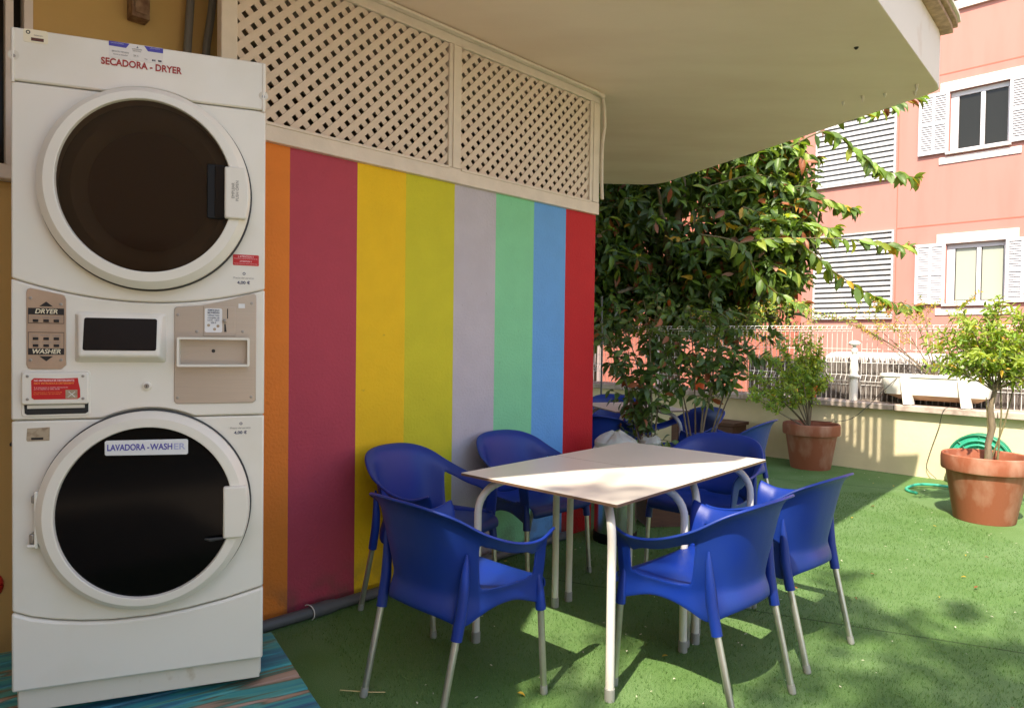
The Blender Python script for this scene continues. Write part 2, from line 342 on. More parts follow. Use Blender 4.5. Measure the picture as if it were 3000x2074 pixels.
for i in range(520):
    x = random.uniform(-1, 5.2); y = random.uniform(2.2, 7.2)
    if (x-.57)-(y-4.777) < .1 or x+y > 10.8 or (x < -.5 and y < 2.9): continue
    a = random.uniform(0, 6.28); s = random.uniform(.005, .017) if random.random() < .85 else random.uniform(.02, .035)
    lv.add((x, y, .014), (math.cos(a), math.sin(a), random.uniform(-.1, .35)), (0, 0, 1), s, s*.5, 0 if s < .017 else random.choice((1, 2)))
tag(lv.build('litter', [M['debris'], M['leaf_yellow'], M['leaf_rust']]), 'pale petals and small dry leaves strewn over the turf', 'leaf litter', kind='stuff')

pv = MB(); pv.add([(-16, 1.1, .004), (-16, -14, .004), (16, -14, .004), (16, -3.0, .004), (1.4, .2, .004)], [(0, 1, 2, 3, 4)]); struct(pv.build('paving', mat('warm_bounce_paving', (.60, .49, .39), .8, noise=.15, nscale=5)))  # unseen paving added to bounce warm light onto soffit and machine
hw = thing('added_rear_wing', 'unseen pale building added behind the viewer to darken the glass reflections', 'building', (-5, -6.5, 0))  # out of view, added so door glass and chair backs stay dark
mb = MB(); mb.box(-12, 8.5, -3, 0, 0, 5.6); mb.build('wall', M['cream_wall'], hw)
for k in range(6):
    mb = MB(); mb.box(-11+k*3.2, -9.6+k*3.2, .001, .04, .9, 2.2); f_ = mb.build('window_frame', M['frame_white'], hw); mb = MB(); mb.box(-10.94+k*3.2, -9.66+k*3.2, .041, .045, .96, 2.14); mb.build('pane', M['pane_dark'], f_)

# canopy slab (balcony over the patio), its parapet, coping and railing
slab_t = thing('balcony', 'cream concrete balcony slab overhanging the patio with tiled coping', 'balcony')
E2 = [(-1.35, -4.0), (-1.35, .5), (-1.2, 1.05), (-.55, 1.40), (.26, 1.70), (1.765, 3.395), (2.74, 4.48), (2.815, 4.58)]
E1 = [(2.815, 4.62), (2.79, 4.70), (1.62, 7.33), (1.52, 7.42), (1.40, 7.45), (.9, 7.43)]
poly = E2+E1+[(-3.2, 11.5), (-9, 6), (-9, -4.0)]
mb = MB(); mb.prism_xy(poly, 3.02, 3.16); mb.build('slab', M['soffit'], slab_t)
def strip(path, off0, off1, z0, z1, mi=0, mbx=None):
    mbx = mbx or MB(); n = len(path); L = []; Rr = []
    for i, p in enumerate(path):
        a = Vector(path[max(i-1, 0)]); b = Vector(path[min(i+1, n-1)]); t = (b-a).normalized(); nn = Vector((t.y, -t.x))
        q = Vector(p); L.append(q+nn*off0); Rr.append(q+nn*off1)
    vs = [(q.x, q.y, z) for z in (z0, z1) for q in L+Rr]; m2 = 2*n; fs = []
    for i in range(n-1):
        fs += [(i, i+1, n+i+1, n+i), (m2+i, m2+n+i, m2+n+i+1, m2+i+1), (n+i, n+i+1, m2+n+i+1, m2+n+i), (i+1, i, m2+i, m2+i+1)]
    fs += [(0, n, m2+n, m2), (n-1, m2+n-1, m2+2*n-1, 2*n-1)]
    mbx.add(vs, fs, mi); return mbx
strip(E2, -.14, .003, 3.022, 3.37).build('parapet', M['fascia'], slab_t)
mb = strip(E2, -.16, .075, 3.372, 3.40); strip(E2, -.16, .10, 3.402, 3.43, mbx=mb)
mb.build('coping', M['coping'], slab_t, bevel=.004)
strip(E2, -.17, .115, 3.432, 3.45).build('coping_edge', M['fascia'], slab_t)
# stained damp patch with flaking paint lumps under the tip
mb = MB()
for x, y, l in ((2.62, 4.50, .05), (2.50, 4.66, .03), (2.38, 4.72, .045), (2.30, 4.83, .03), (2.68, 4.62, .03)):
    mb = MB(); mb.tube([(x, y, 3.02), (x+.004, y, 3.02-l*.6), (x, y, 3.02-l)], [.012, .008, .002], 6); mb.build('flaking_paint', M['fascia'], slab_t)
mb = MB(); mb.tube([(1.95, 3.95, 3.019), (1.95, 3.95, 3.008)], [.014, .006], 8); mb.build('drip_hole', M['gap'], slab_t)
# balusters on the far edge
rail = thing('railing', 'white balustrade standing on the outer edge of the balcony slab', 'railing')
a = Vector(E1[1]); b = Vector(E1[2]); n = 30; mb = MB()
for k in range(n+1):
    q = a.lerp(b, k/n)+Vector((-.06, 0)); mb.box(q.x-.022, q.x+.022, q.y-.022, q.y+.022, 3.16, 3.98)
mb.build('baluster', M['white_metal'], rail)['kind'] = 'stuff'
q = Vector(E1[1])+Vector((-.12, -.02)); mb = MB(); mb.box(q.x-.045, q.x+.045, q.y-.045, q.y+.045, 3.16, 4.1); mb.build('corner_post', M['fascia'], rail)
strip([tuple(a), tuple(b)], -.10, -.02, 3.982, 4.04).build('top_rail', M['white_metal'], rail)

# hotel building: wall planes on the w axis.  local x = along wd, local -y = toward patio
hb = thing('hotel_building', 'ochre ground floor wall and upper storey behind the laundry machines', 'building', W0, A45)
mb = MB(); mb.box(-9, -2.60, .25, .45, 0, 3.02)
mb = MB(); mb.box(-3.215, -2.445, .25, .45, 0, 3.018); mb.box(-9, -3.215, .25, .45, 0, 1.895); mb.build('wall', M['ochre'], hb)
mb = MB(); mb.box(-3.245, -3.217, .235, .44, 1.955, 3.018); mb.box(-3.30, -3.275, .26, .42, 1.955, 3.018); wf_ = mb.build('window_frame', M['frame_white'], hb)
mb = MB(); mb.box(-9, -3.247, .30, .32, 1.955, 3.018); mb.build('window_pane', mat('unlit_window', (.02, .013, .008), .2, spec=.1), hb)
mb = MB(); mb.box(-9, -3.20, .19, .44, 1.897, 1.953); mb.build('window_sill', M['frame_white'], hb, bevel=.006)
mb = MB(); mb.box(-8, 2.6, .35, 7, 3.165, 6.4); mb.build('upper_storey', M['ochre'], hb)
# striped wall
def dirt(m_, top=.22, col=(.10, .07, .045)):
    t = m_.node_tree; N = t.nodes; L = t.links; p = N['Principled BSDF']; src = p.inputs['Base Color'].links[0].from_socket
    tc = N.new('ShaderNodeTexCoord'); sx = N.new('ShaderNodeSeparateXYZ'); L.new(tc.outputs['Object'], sx.inputs[0])
    n = N.new('ShaderNodeTexNoise'); n.inputs['Scale'].default_value = 9; n.inputs['Detail'].default_value = 8; L.new(tc.outputs['Object'], n.inputs[0])
    a = N.new('ShaderNodeMapRange'); a.inputs['From Min'].default_value = top; a.inputs['From Max'].default_value = 0; a.inputs['To Max'].default_value = .75; L.new(sx.outputs[2], a.inputs[0])
    b = N.new('ShaderNodeMapRange'); b.inputs['From Min'].default_value = .42; b.inputs['From Max'].default_value = .62; L.new(n.outputs[0], b.inputs[0])
    mu = N.new('ShaderNodeMath'); mu.operation = 'MULTIPLY'; L.new(a.outputs[0], mu.inputs[0]); L.new(b.outputs[0], mu.inputs[1])
    n2 = N.new('ShaderNodeTexNoise'); n2.inputs['Scale'].default_value = 26; n2.inputs['Detail'].default_value = 10; L.new(tc.outputs['Object'], n2.inputs[0])
    c = N.new('ShaderNodeMapRange'); c.inputs['From Min'].default_value = .70; c.inputs['From Max'].default_value = .76; c.inputs['To Max'].default_value = .35; L.new(n2.outputs[0], c.inputs[0])
    ad = N.new('ShaderNodeMath'); ad.operation = 'MAXIMUM'; L.new(mu.outputs[0], ad.inputs[0]); L.new(c.outputs[0], ad.inputs[1])
    x = N.new('ShaderNodeMix'); x.data_type = 'RGBA'; L.new(ad.outputs[0], x.inputs[0]); L.new(src, x.inputs[6]); x.inputs[7].default_value = (*col, 1); L.new(x.outputs[2], p.inputs['Base Color']); return m_
sw = thing('striped_wall', 'garden room wall painted in eight bright vertical stripes from orange to red', 'wall', W0, A45)
bounds = [-2.62, -2.272, -1.913, -1.616, -1.28, -.957, -.625, -.316, 0]
cols = [(.68, .19, .02), (.40, .045, .075), (.76, .48, .008), (.54, .50, .02), (.46, .43, .48), (.19, .56, .31), (.11, .33, .68), (.48, .008, .014)]
mats = []
nm = ['orange', 'raspberry', 'mustard', 'lime', 'grey', 'mint', 'sky_blue', 'red']
for nme, c in zip(nm, cols): mats.append(dirt(mat(nme+'_wall_paint', tuple(min(.9, q*1.12) for q in c), .72, noise=.06, nscale=7, detail=9, bump=.45, bscale=70)))
mb = MB()
for i in range(8):
    x0, x1 = bounds[i], bounds[i+1]; mb.add([(x0, 0, 0), (x1, 0, 0), (x1, 0, 2.2), (x0, 0, 2.2)], [(0, 1, 2, 3)], i)
mb.add([(0, 0, 0), (0, 1.6, 0), (0, 1.6, 2.2), (0, 0, 2.2)], [(0, 1, 2, 3)], 7)
mb.add([(-2.62, .12, 2.2), (-2.62, 0, 2.2), (0, 0, 2.2), (0, .12, 2.2)], [(0, 1, 2, 3)], 4)
mb.build('painted_wall', mats, sw)
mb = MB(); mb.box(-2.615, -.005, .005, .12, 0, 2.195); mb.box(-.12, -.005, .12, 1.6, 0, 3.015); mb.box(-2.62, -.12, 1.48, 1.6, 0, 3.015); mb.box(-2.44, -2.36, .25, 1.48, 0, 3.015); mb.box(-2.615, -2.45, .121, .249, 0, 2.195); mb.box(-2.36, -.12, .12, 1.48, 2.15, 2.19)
mb.build('store_room', M['store_shade'], sw)
# trellis
tr = thing('trellis', 'white diamond lattice screen filling the gap above the striped wall', 'trellis', W0, A45)
mb = MB()
mb.box(-2.60, .0, -.03, .02, 2.192, 2.272); mb.box(-2.60, 0, -.025, .02, 2.955, 3.018); mb.box(-2.60, -2.53, -.028, .02, 2.274, 2.953)
mb.box(-1.35, -1.262, -.028, .02, 2.274, 2.953); mb.box(-.105, 0, -.028, .02, 2.274, 2.953)
mb.build('frame', M['frame_white'], tr, bevel=.004)
mb = MB()
mb.box(-2.60, .015, -.055, -.031, 3.0, 3.019); mb.box(-1.325, -1.318, -.036, -.029, 2.274, 2.953); mb.box(-.075, -.068, -.034, -.029, 2.274, 2.953)
for x0, x1 in ((-2.53, -1.35), (-1.262, -.105)):
    mb.box(x0, x1, -.037, -.031, 2.262, 2.276); mb.box(x0, x1, -.034, -.031, 2.952, 2.966)
mb.build('bead', M['frame_white'], tr, bevel=.002)
def lattice(x0, x1, z0, z1, sgn, y0, y1):
    mb = MB(); per = .0785; hw = .0215    # half of strip width measured along z
    zc = z0-(x1-x0)-.1 if sgn > 0 else z0-.1
    k = 0
    while True:
        c = zc+k*per; k += 1
        if c-hw > z1+(x1-x0)+.1: break
        # strip: z = c + sgn*(x-x0), clipped to the panel
        P = []
        sub = [(x0, c-hw), (x1, c-hw+sgn*(x1-x0)), (x1, c+hw+sgn*(x1-x0)), (x0, c+hw)]
        for lim, keep in ((z0, 1), (z1, -1)):
            out = []
            for i in range(len(sub)):
                a, b = sub[i], sub[(i+1) % len(sub)]; ia = (a[1]-lim)*keep >= 0; ib = (b[1]-lim)*keep >= 0
                if ia: out.append(a)
                if ia != ib:
                    t = (lim-a[1])/(b[1]-a[1]); out.append((a[0]+(b[0]-a[0])*t, lim))
            sub = out
            if len(sub) < 3: break
        if len(sub) >= 3: mb.prism_xz(sub, y0, y1)
    return mb
for x0, x1 in ((-2.53, -1.35), (-1.262, -.105)):
    a = lattice(x0, x1, 2.274, 2.953, 1, -.016, -.010); b = lattice(x0, x1, 2.274, 2.953, -1, -.0095, -.0035); o = len(a.v)
    a.add(b.v, b.f); a.build('lattice_panel', M['lattice'], tr)
# cable conduit at the outer corner
mb = MB(); mb.tube([(.006, -.04, 3.0), (.022, -.045, 2.93), (.03, -.045, 2.8), (.012, -.042, 2.7), (.01, -.04, 2.62), (.012, -.04, 2.4), (.02, -.04, 2.3)], .011, 8)
mb.tube([(-2.6, -.066, 3.006), (-1.3, -.066, 3.006), (-.1, -.066, 3.006), (-.01, -.06, 2.99), (.006, -.04, 3.0)], .009, 8)
o = mb.build('cable', M['frame_white'], smooth=True); o.location = W0; o.rotation_euler = (0, 0, A45); tag(o, 'white painted cable running under the soffit and down the wall corner', 'cable')
# pipes
mb = MB(); mb.tube([(-2.75, -.07, .028), (-2.2, -.07, .028), (-1.0, -.055, .028), (-.55, -.05, .028), (-.3, -.05, .028)], .026, 16)
pipe = mb.build('drain_pipe', M['pvc'], smooth=True); pipe.location = W0; pipe.rotation_euler = (0, 0, A45); tag(pipe, 'grey plastic drain pipe lying along the foot of the striped wall', 'pipe')
mb = MB(); mb.tube([(-2.19, -.07, .03), (-2.185, -.07, .03), (-2.1, -.07, .03), (-2.06, -.07, .03)], [.030, .034, .034, .029], 18); mb.build('coupling', M['pvc'], pipe, smooth=True)
mb = MB(); mb.tube([(-2.20+.036*math.cos(a)*.3, -.07-.036*math.cos(a), .03+.036*math.sin(a)) for a in np.linspace(-1.2, 2.2, 12)], .003, 6); mb.build('cable_tie', M['white_metal'], pipe)
for k, (x0, x1) in enumerate(((-2.655, -2.645), (-2.575, -2.545))):
    mb = MB(); y = .20
    mb.tube([(x0-.02, y, 1.9), (x0-.015, y, 2.3), (x0, y, 2.62), ((x0+x1)/2+.003, y, 2.75), (x1+.005, y, 2.9), (x1+.01, y, 3.02)], .017, 10)
    o = mb.build('conduit', M['conduit'], smooth=True); o.location = W0; o.rotation_euler = (0, 0, A45)
    tag(o, ('grey conduit dropping behind the dryer, the one farther from the trellis', 'grey conduit dropping behind the dryer, the one beside the trellis post')[k], 'conduit', 'conduits behind the dryer')
mb = MB(); mb.box(-2.885, -2.815, .18, .249, 2.645, 3.0); mb.box(-2.875, -2.825, .172, .179, 2.66, 2.99)
o = mb.build('junction_box', mat('rusty_box', (.30, .19, .11), .7, col2=(.12, .05, .02), nscale=20, bump=.2), bevel=.004); o.location = W0; o.rotation_euler = (0, 0, A45); tag(o, 'rusty brown metal box fixed high on the ochre wall', 'junction box')

# ================================================================ LAUNDRY STACK
AW = math.atan2(.24, .6425); WLoc = Vector((-1.44, 1.96, 0)); WW = .686
st = thing('stacked_laundry_machine', 'tall white stacked coin laundry machine, dryer over washer, on painted pallets', 'laundry machine', WLoc, AW)
mb = MB(); mb.box(.006, WW-.006, .022, .72, .21, 2.184); mb.build('cabinet', M['enamel'], st, bevel=.01)
GY = .0
def seam2(x): u = (x-.355)/.345; return 1.418+.056*u*u
def seam4(x):
    return float(np.interp(x, [0, .05, .111, .18, .256, .36, .461, .57, .681, .69], [.512, .490, .474, .462, .455, .455, .464, .482, .509, .512]))
cx = .355
def outline(zlo, zhi, cut=None):
    """panel outline between two curves, optionally with a bite for the door ellipse"""
    xs = np.linspace(0, WW, 41); lo = [(x, zlo(x)) for x in xs]; hi = [(x, zhi(x)) for x in xs[::-1]]
    return lo+hi
def panel(name, zlo, zhi, y0=0, y1=.03, hole=None, bev=.005):
    # panel as quad strips with a bowed front; hole = (cx,cz,rx,rz) subtracted by clamping columns
    xs = np.linspace(0.001, WW-.001, 70); mb = MB()
    def seg(lo, hi):
        P = [(x, lo(x)) for x in xs]; 
    P = [(x, zlo(x)) for x in xs]+[(x, zhi(x)) for x in xs[::-1]]
    mb.prism_xz(P, y0, y1)
    return mb.build(name, M['enamel'], st, bevel=bev)
D1 = (.355, 1.756, .286, .300); D2 = (.355, .790, .289, .300)
def arc_lo(z, D, k=1.0):     # z unless the ellipse rises above it
    def f(x):
        u = (x-D[0])/(D[2]*k+.004); return z if abs(u) >= 1 else max(z, D[1]+(D[3]*k+.004)*math.sqrt(1-u*u))
    return f
panel('header_panel', arc_lo(2.0405, D1, 1.01), lambda x: 2.190, y0=-.004)
panel('dryer_front', lambda x: seam2(x)+.0015, lambda x: 2.0375)
cp = panel('control_panel', arc_lo(1.069, D2, 1.01), lambda x: seam2(x)-.0015, y0=-.003)
panel('washer_front', lambda x: seam4(x)+.002, lambda x: 1.0655)
panel('drawer_panel', lambda x: .277, lambda x: seam4(x)-.002, y0=-.006, bev=.007)
mb = MB(); mb.box(.012, WW-.010, .014, .70, .207, .274); o = mb.build('plinth', M['enamel_old'], st, bevel=.003)
for x, y in ((.06, .10), (.62, .10), (.06, .60), (.62, .60)):
    mb = MB(); mb.tube([(x, y, .181), (x, y, .19)], .024, 14); mb.tube([(x, y, .19), (x, y, .208)], .010, 8); mb.build('foot', M['screw'], st)
# corner side trims (rounded vertical edges with a notch) on the header
for x0 in (.004, WW-.012):
    mb = MB(); mb.tube([(x0+.004, -.004, 2.035), (x0+.004, -.0045, 2.185)], .004, 8); mb.build('corner_bead', M['enamel'], st, smooth=True)
for x, z in ((.010, 2.110), (WW-.008, 2.085)):
    mb = MB(); mb.tube([(x, -.0055, z), (x, .004, z)], [.014, .010], 16); n_ = mb.build('screw_recess', M['enamel_old'], st, smooth=True)
    mb = MB(); mb.tube([(x, -.0075, z-.003), (x, -.004, z-.003)], .005, 10); mb.build('screw', M['screw'], n_)

def door(D, G, name, gm, inner):
    cx, cz, rx, rz = D; gx, gz, grx, grz = G
    dr = bpy.data.objects.new(name, None); COL.objects.link(dr); dr.parent = st
    N = 96
    def ring(rows, mname, m, smooth=True, ang=60):
        vs = []; n = N
        for (t, y) in rows:    # t: 0 at glass edge .. 1 outer edge
            for k in range(n):
                a = 2*math.pi*k/n
                x = (gx*(1-t)+cx*t)+(grx*(1-t)+rx*t)*math.cos(a); z = (gz*(1-t)+cz*t)+(grz*(1-t)+rz*t)*math.sin(a); vs.append((x, y, z))
        fs = [(i*n+k, (i+1)*n+k, (i+1)*n+(k+1) % n, i*n+(k+1) % n) for i in range(len(rows)-1) for k in range(n)]
        mb = MB(); mb.add(vs, fs); return mb.build(mname, m, dr, smooth=smooth, angle=ang)
    ring([(1.09, -.0065), (1.085, -.0085), (1.03, -.0095), (.98, -.0095)], 'door_gasket', M['gasket'])
    ring([(.975, .0), (.975, -.018), (.985, -.026), (1.0, -.030), (.985, -.0345), (.60, -.0525), (.57, -.0535), (.08, -.0545), (.03, -.0535), (.01, -.050), (-.01, -.040)], 'door_ring', M['enamel_grey'], True, 14)
    mb = MB(); vs = [(gx, -.046, gz)]; fs = []
    for j in range(1, 7):
        r = j/6
        for k in range(N): a = 2*math.pi*k/N; vs.append((gx+(grx+.002)*r*math.cos(a), -.046+.006*r*r, gz+(grz+.002)*r*math.sin(a)))
    fs += [(0, 1+(k+1) % N, 1+k) for k in range(N)]
    for j in range(5): fs += [(1+j*N+k, 1+j*N+(k+1) % N, 1+(j+1)*N+(k+1) % N, 1+(j+1)*N+k) for k in range(N)]
    mb.add(vs, fs); mb.build('door_glass', gm, dr, smooth=True)
    return dr
d1 = door(D1, (.355, 1.761, .2345, .254), 'dryer_door', M['glass_top'], True)
d2 = door(D2, (.355, .787, .238, .2555), 'washer_door', M['glass_bot'], False)
mb = MB(); vs = []; n = 64
for rx_, rz_, y_ in ((.236, .256, -.012), (.205, .222, -.020), (.170, .185, -.006), (.165, .180, -.0015)): vs += [(.357+rx_*math.cos(2*math.pi*k/n), y_, 1.752+rz_*math.sin(2*math.pi*k/n)) for k in range(n)]
mb.add(vs, [(i*n+k, i*n+(k+1) % n, (i+1)*n+(k+1) % n, (i+1)*n+k) for i in range(3) for k in range(n)]); mb.build('drum_rim', M['drum'], d1, smooth=True)
mb = MB(); mb.add([(.357+.166*math.cos(2*math.pi*k/n), -.0012, 1.752+.181*math.sin(2*math.pi*k/n)) for k in range(n)], [tuple(range(n))]); mb.build('drum_shade_disc', M['drum_shade_disc'], d1)  # flat dark disc, its colour stands in for the drum's shaded depth

def handle(dr, D, z0, z1, x0, name, recess):
    cx, cz, rx, rz = D; n = 12; P = [(x0, z0)]
    for k in range(n+1):
        z = z0+(z1-z0)*k/n; u = (z-cz)/(rz*1.0); P.append((cx+rx*1.0*math.sqrt(max(0, 1-u*u))-.003, z))
    P.append((x0, z1)); mb = MB(); mb.prism_xz(P, -.066, -.040); h = mb.build('handle', M['enamel_grey'], dr, bevel=.006, seg=3)
    if recess:
        mb = MB(); mb.prism_xz(rrect(x0-.050, x0+.002, z0-.002, z1+.006, .006), -.0495, -.040); mb.build('grip_recess', M['black_plastic'], dr, bevel=.003)
        mb = MB(); mb.prism_xz(rrect(x0-.028, x0-.002, z0+.002, z1+.002, .004), -.0525, -.047); mb.build('grip_plate', M['display'], dr, bevel=.002)
    return h
h1 = handle(d1, D1, 1.680, 1.838, .567, 'h', True)
text('EMPUJAR\nPUSH OPEN', .598, 1.765, .012, M['ink_grey'], h1, y=-.0668, rot=90, name='handle_lettering')
h2 = handle(d2, D2, .692, .853, .567, 'h', False)
mb = MB(); mb.tube([(.515, -.047, .692), (.53, -.052, .690), (.57, -.056, .693)], [.003, .006, .004], 8); mb.build('latch_edge', M['gasket'], d2)
# washer door hinge on the left
mb = MB(); mb.box(.064, .074, -.034, -.005, .700, .865); mb.build('hinge_plate', M['enamel_grey'], d2, bevel=.003)
mb = MB(); mb.box(.052, .064, -.030, -.004, .714, .742); mb.box(.056, .064, -.028, -.004, .83, .852); mb.build('hinge_pin', M['screw'], d2, bevel=.003)
mb = MB(); mb.prism_xz(rrect(.046, .068, .703, .712, .004), -.034, -.006); mb.build('hinge_cap', M['enamel'], d2, bevel=.003)
# drum behind the dryer glass is a shallow rim and a flat shade-brown disc

# control area
def screw(x, z, y, parent, r=.0045):
    mb = MB(); mb.tube([(x, y+.001, z), (x, y-.0015, z), (x, y-.002, z)], [r, r, r*.6], 12); return mb.build('screw', M['screw'], parent)
P = [(.052, 1.216), (.126, 1.216), (.138, 1.228), (.138, 1.420), (.134, 1.431), (.128, 1.434), (.050, 1.450), (.042, 1.446), (.040, 1.438), (.040, 1.228), (.044, 1.219)]
mb = MB(); mb.prism_xz(P, -.0075, -.002); kp = mb.build('selector_plate', M['plate_rose'], st, bevel=.0015)
mb = MB(); yk = -.0085
mb.prism_xz([(.089-.017, 1.398), (.089+.017, 1.398), (.089, 1.412)], yk, -.007); mb.prism_xz([(.089, 1.239), (.089+.017, 1.2535), (.089-.017, 1.2535)], yk, -.007)
mb.prism_xz([(.0445, 1.374), (.1335, 1.374), (.1335, 1.393), (.0445, 1.393)], yk, -.007); mb.prism_xz([(.0445, 1.258), (.1335, 1.258), (.1335, 1.2765), (.0445, 1.2765)], yk, -.007)
for x0, x1, z0, z1 in ((.0445, .0455, 1.350, 1.374), (.1325, .1335, 1.350, 1.374), (.0445, .1335, 1.3485, 1.350), (.0445, .0455, 1.2765, 1.322), (.1325, .1335, 1.2765, 1.322), (.0445, .1335, 1.322, 1.3235)):
    mb.box(x0, x1, yk, -.007, z0, z1)
mb.build('printed_marks', M['ink_black'], kp)
text('DRYER', .089, 1.3832, .0185, M['label_cream'], kp, y=-.009, bold=.02, shear=.22, width=.056); text('WASHER', .089, 1.267, .0185, M['label_cream'], kp, y=-.009, bold=.02, shear=.22, width=.070)
for i, zz in enumerate((1.356, 1.304, 1.284)):
    for x in (.063, .089, .1145):
        mb = MB(); mb.box(x-.0068, x+.0068, -.0105, -.007, zz-.0035, zz+.0045); mb.build('button', M['ink_black'], kp, bevel=.0008)
for t_, z_ in (('LOW  MED  HIGH', 1.3665), ('HOT  WARM  COLD', 1.314), ('START  EXTRA  STOP', 1.294)):
    text(t_, .089, z_, .006, M['ink_grey'], kp, y=-.0082, width=.072)
for x, z in ((.050, 1.421), (.1255, 1.405), (.050, 1.2425), (.1255, 1.2425)): screw(x, z, -.0075, kp)
# display housing
mb = MB(); a = (.160, .402, 1.236, 1.386); b = (.176, .386, 1.255, 1.380)
vs = [(a[0], -.003, a[2]), (a[1], -.003, a[2]), (a[1], -.003, a[3]), (a[0], -.003, a[3]), (b[0], -.040, b[2]), (b[1], -.040, b[2]), (b[1], -.012, b[3]), (b[0], -.012, b[3])]
mb.add(vs, [(4, 5, 6, 7), (0, 1, 5, 4), (1, 2, 6, 5), (2, 3, 7, 6), (3, 0, 4, 7)]); dh = mb.build('display_housing', M['enamel'], st, bevel=.007, seg=3)
def onface(x, z, o=0): t = (z-b[2])/(b[3]-b[2]); return (x, -.040+.028*t-o, z)
pp = rrect(.186, .378, 1.272, 1.368, .006); mb = MB(); n = len(pp); mb.add([onface(x, z, -.003) for x, z in pp]+[onface(x, z, .002) for x, z in pp], [tuple(range(n, 2*n))]+[(i, (i+1) % n, (i+1) % n+n, i+n) for i in range(n)])
mb.build('display_window', M['display'], dh, bevel=.001)
# coin plate
P = [(.432, 1.108), (.652, 1.108), (.660, 1.116), (.660, 1.449), (.654, 1.455), (.642, 1.454), (.560, 1.428), (.500, 1.414), (.430, 1.407), (.424, 1.401), (.424, 1.116)]
mb = MB(); mb.prism_xz(P, -.0075, -.002); cpn = mb.build('coin_plate', M['plate'], st, bevel=.0015)
for x, z in ((.434, 1.382), (.646, 1.424), (.646, 1.126), (.434, 1.127), (.487, 1.332), (.620, 1.334)): screw(x, z, -.0075, cpn)
mb = MB(); mb.box(.506, .598, -.0105, -.007, 1.319, 1.411); ci = mb.build('coin_insert', M['plate'], cpn, bevel=.001)
mb = MB(); mb.prism_xz(rrect(.510, .560, 1.330, 1.405, .005), -.0115, -.010); cl = mb.build('instruction_label', M['label_white'], ci)
for i, t_ in enumerate(('ADMITE SOLO', 'MONEDAS', 'Utilizar solo', 'monedas de', '0,50 € - 1,00 €', '2,00 €')):
    text(t_, .535, 1.399-i*.0078, .0075, M['ink_dkblue'], cl, y=-.012, width=.034 if i != 5 else .016, bold=.02 if i < 2 else 0)
mb = MB()
for x, z in ((.521, 1.352), (.548, 1.350), (.538, 1.340)): mb.tube([(x, -.0117, z), (x, -.0121, z)], .0045, 14)
mb.build('coin_picture', M['label_worn'], cl)
mb = MB(); mb.box(.574, .577, -.0112, -.010, 1.374, 1.405); mb.add([(.566, -.0112, 1.332), (.573, -.0112, 1.332), (.570, -.0112, 1.357), (.566, -.0112, 1.357)], [(0, 1, 2, 3)]); mb.build('coin_slot', M['ink_black'], ci)
mb = MB(); mb.tube([(.567, -.010, 1.366), (.567, -.018, 1.366), (.567, -.020, 1.366)], [.006, .0055, .003], 14); mb.build('coin_return_button', M['screw'], ci, smooth=True)
mb = MB(); mb.box(.607, .626, -.0085, -.007, 1.408, 1.422); mb.build('small_sticker', M['label_white'], cpn)
# coin box: hollow protruding frame
o_, i_ = rrect(.435, .641, 1.224, 1.314, .005, 3), rrect(.4415, .6345, 1.2305, 1.3075, .003, 3); n = len(o_); mb = MB()
vs = [(x, -.007, z) for x, z in o_]+[(x, -.048, z) for x, z in o_]+[(x, -.048, z) for x, z in i_]+[(x, -.0078, z) for x, z in i_]
fs = [((i+1) % n+k*n, i+k*n, i+(k+1)*n, (i+1) % n+(k+1)*n)[::-1] for k in range(3) for i in range(n)]
mb.add(vs, fs); cb = mb.build('coin_box_frame', M['enamel'], cpn)
mb = MB(); mb.prism_xz([(x, z) for x, z in i_], -.0088, -.0075); mb.build('coin_box_front', M['plate'], cb)
mb = MB(); mb.tube([(.535, -.0085, 1.272), (.535, -.0105, 1.272)], .0055, 14); mb.build('coin_box_lock', M['ink_black'], cb)
# detergent box
mb = MB(); mb.prism_xz(rrect(.027, .200, 1.078, 1.212, .010), -.0065, -.002); db = mb.build('detergent_surround', M['enamel'], st, bevel=.003)
mb = MB(); mb.prism_xz([(.036, 1.088), (.042, 1.084), (.188, 1.085), (.195, 1.090), (.195, 1.122), (.034, 1.122)], -.0078, -.0062); mb.build('drawer_gap', M['gap'], db)
mb = MB(); mb.prism_xz(rrect(.030, .198, 1.114, 1.206, .008), -.020, -.006); dd = mb.build('detergent_drawer', M['enamel'], db, bevel=.004)
mb = MB(); mb.prism_xz([(.043, 1.102), (.186, 1.102), (.186, 1.112), (.043, 1.112)], -.012, -.008); mb.build('drawer_lip', M['enamel_old'], dd)
for x, z in ((.046, 1.196), (.184, 1.196), (.046, 1.130), (.184, 1.130)): screw(x, z, -.020, dd, .004)
rl = [(.056, 1.134), (.062, 1.129), (.170, 1.129), (.177, 1.134), (.1765, 1.158), (.1725, 1.178), (.171, 1.191), (.120, 1.189), (.062, 1.191), (.055, 1.184)]
mb = MB(); mb.prism_xz(rl, -.0208, -.0195); rlo = mb.build('warning_label', M['label_red'], dd)
text('NO INTRODUCIR DETERGENTE', .112, 1.1835, .0075, M['text_pink'], rlo, y=-.0212, bold=.03, width=.100); text('NOT INTRODUCE DETERGENT', .112, 1.1755, .0075, M['text_orange'], rlo, y=-.0212, bold=.03, width=.100)
text('Si el detergente se dosifica directamente', .104, 1.1635, .0045, M['text_pink'], rlo, y=-.0212, width=.084); text('por la máquina no debe añadir', .094, 1.1585, .0045, M['text_pink'], rlo, y=-.0212, width=.064)
text('The detergent is dispensed directly', .096, 1.1495, .0045, M['text_orange'], rlo, y=-.0212, width=.070); text('by the machine, do not add it', .094, 1.1445, .0045, M['text_orange'], rlo, y=-.0212, width=.066)
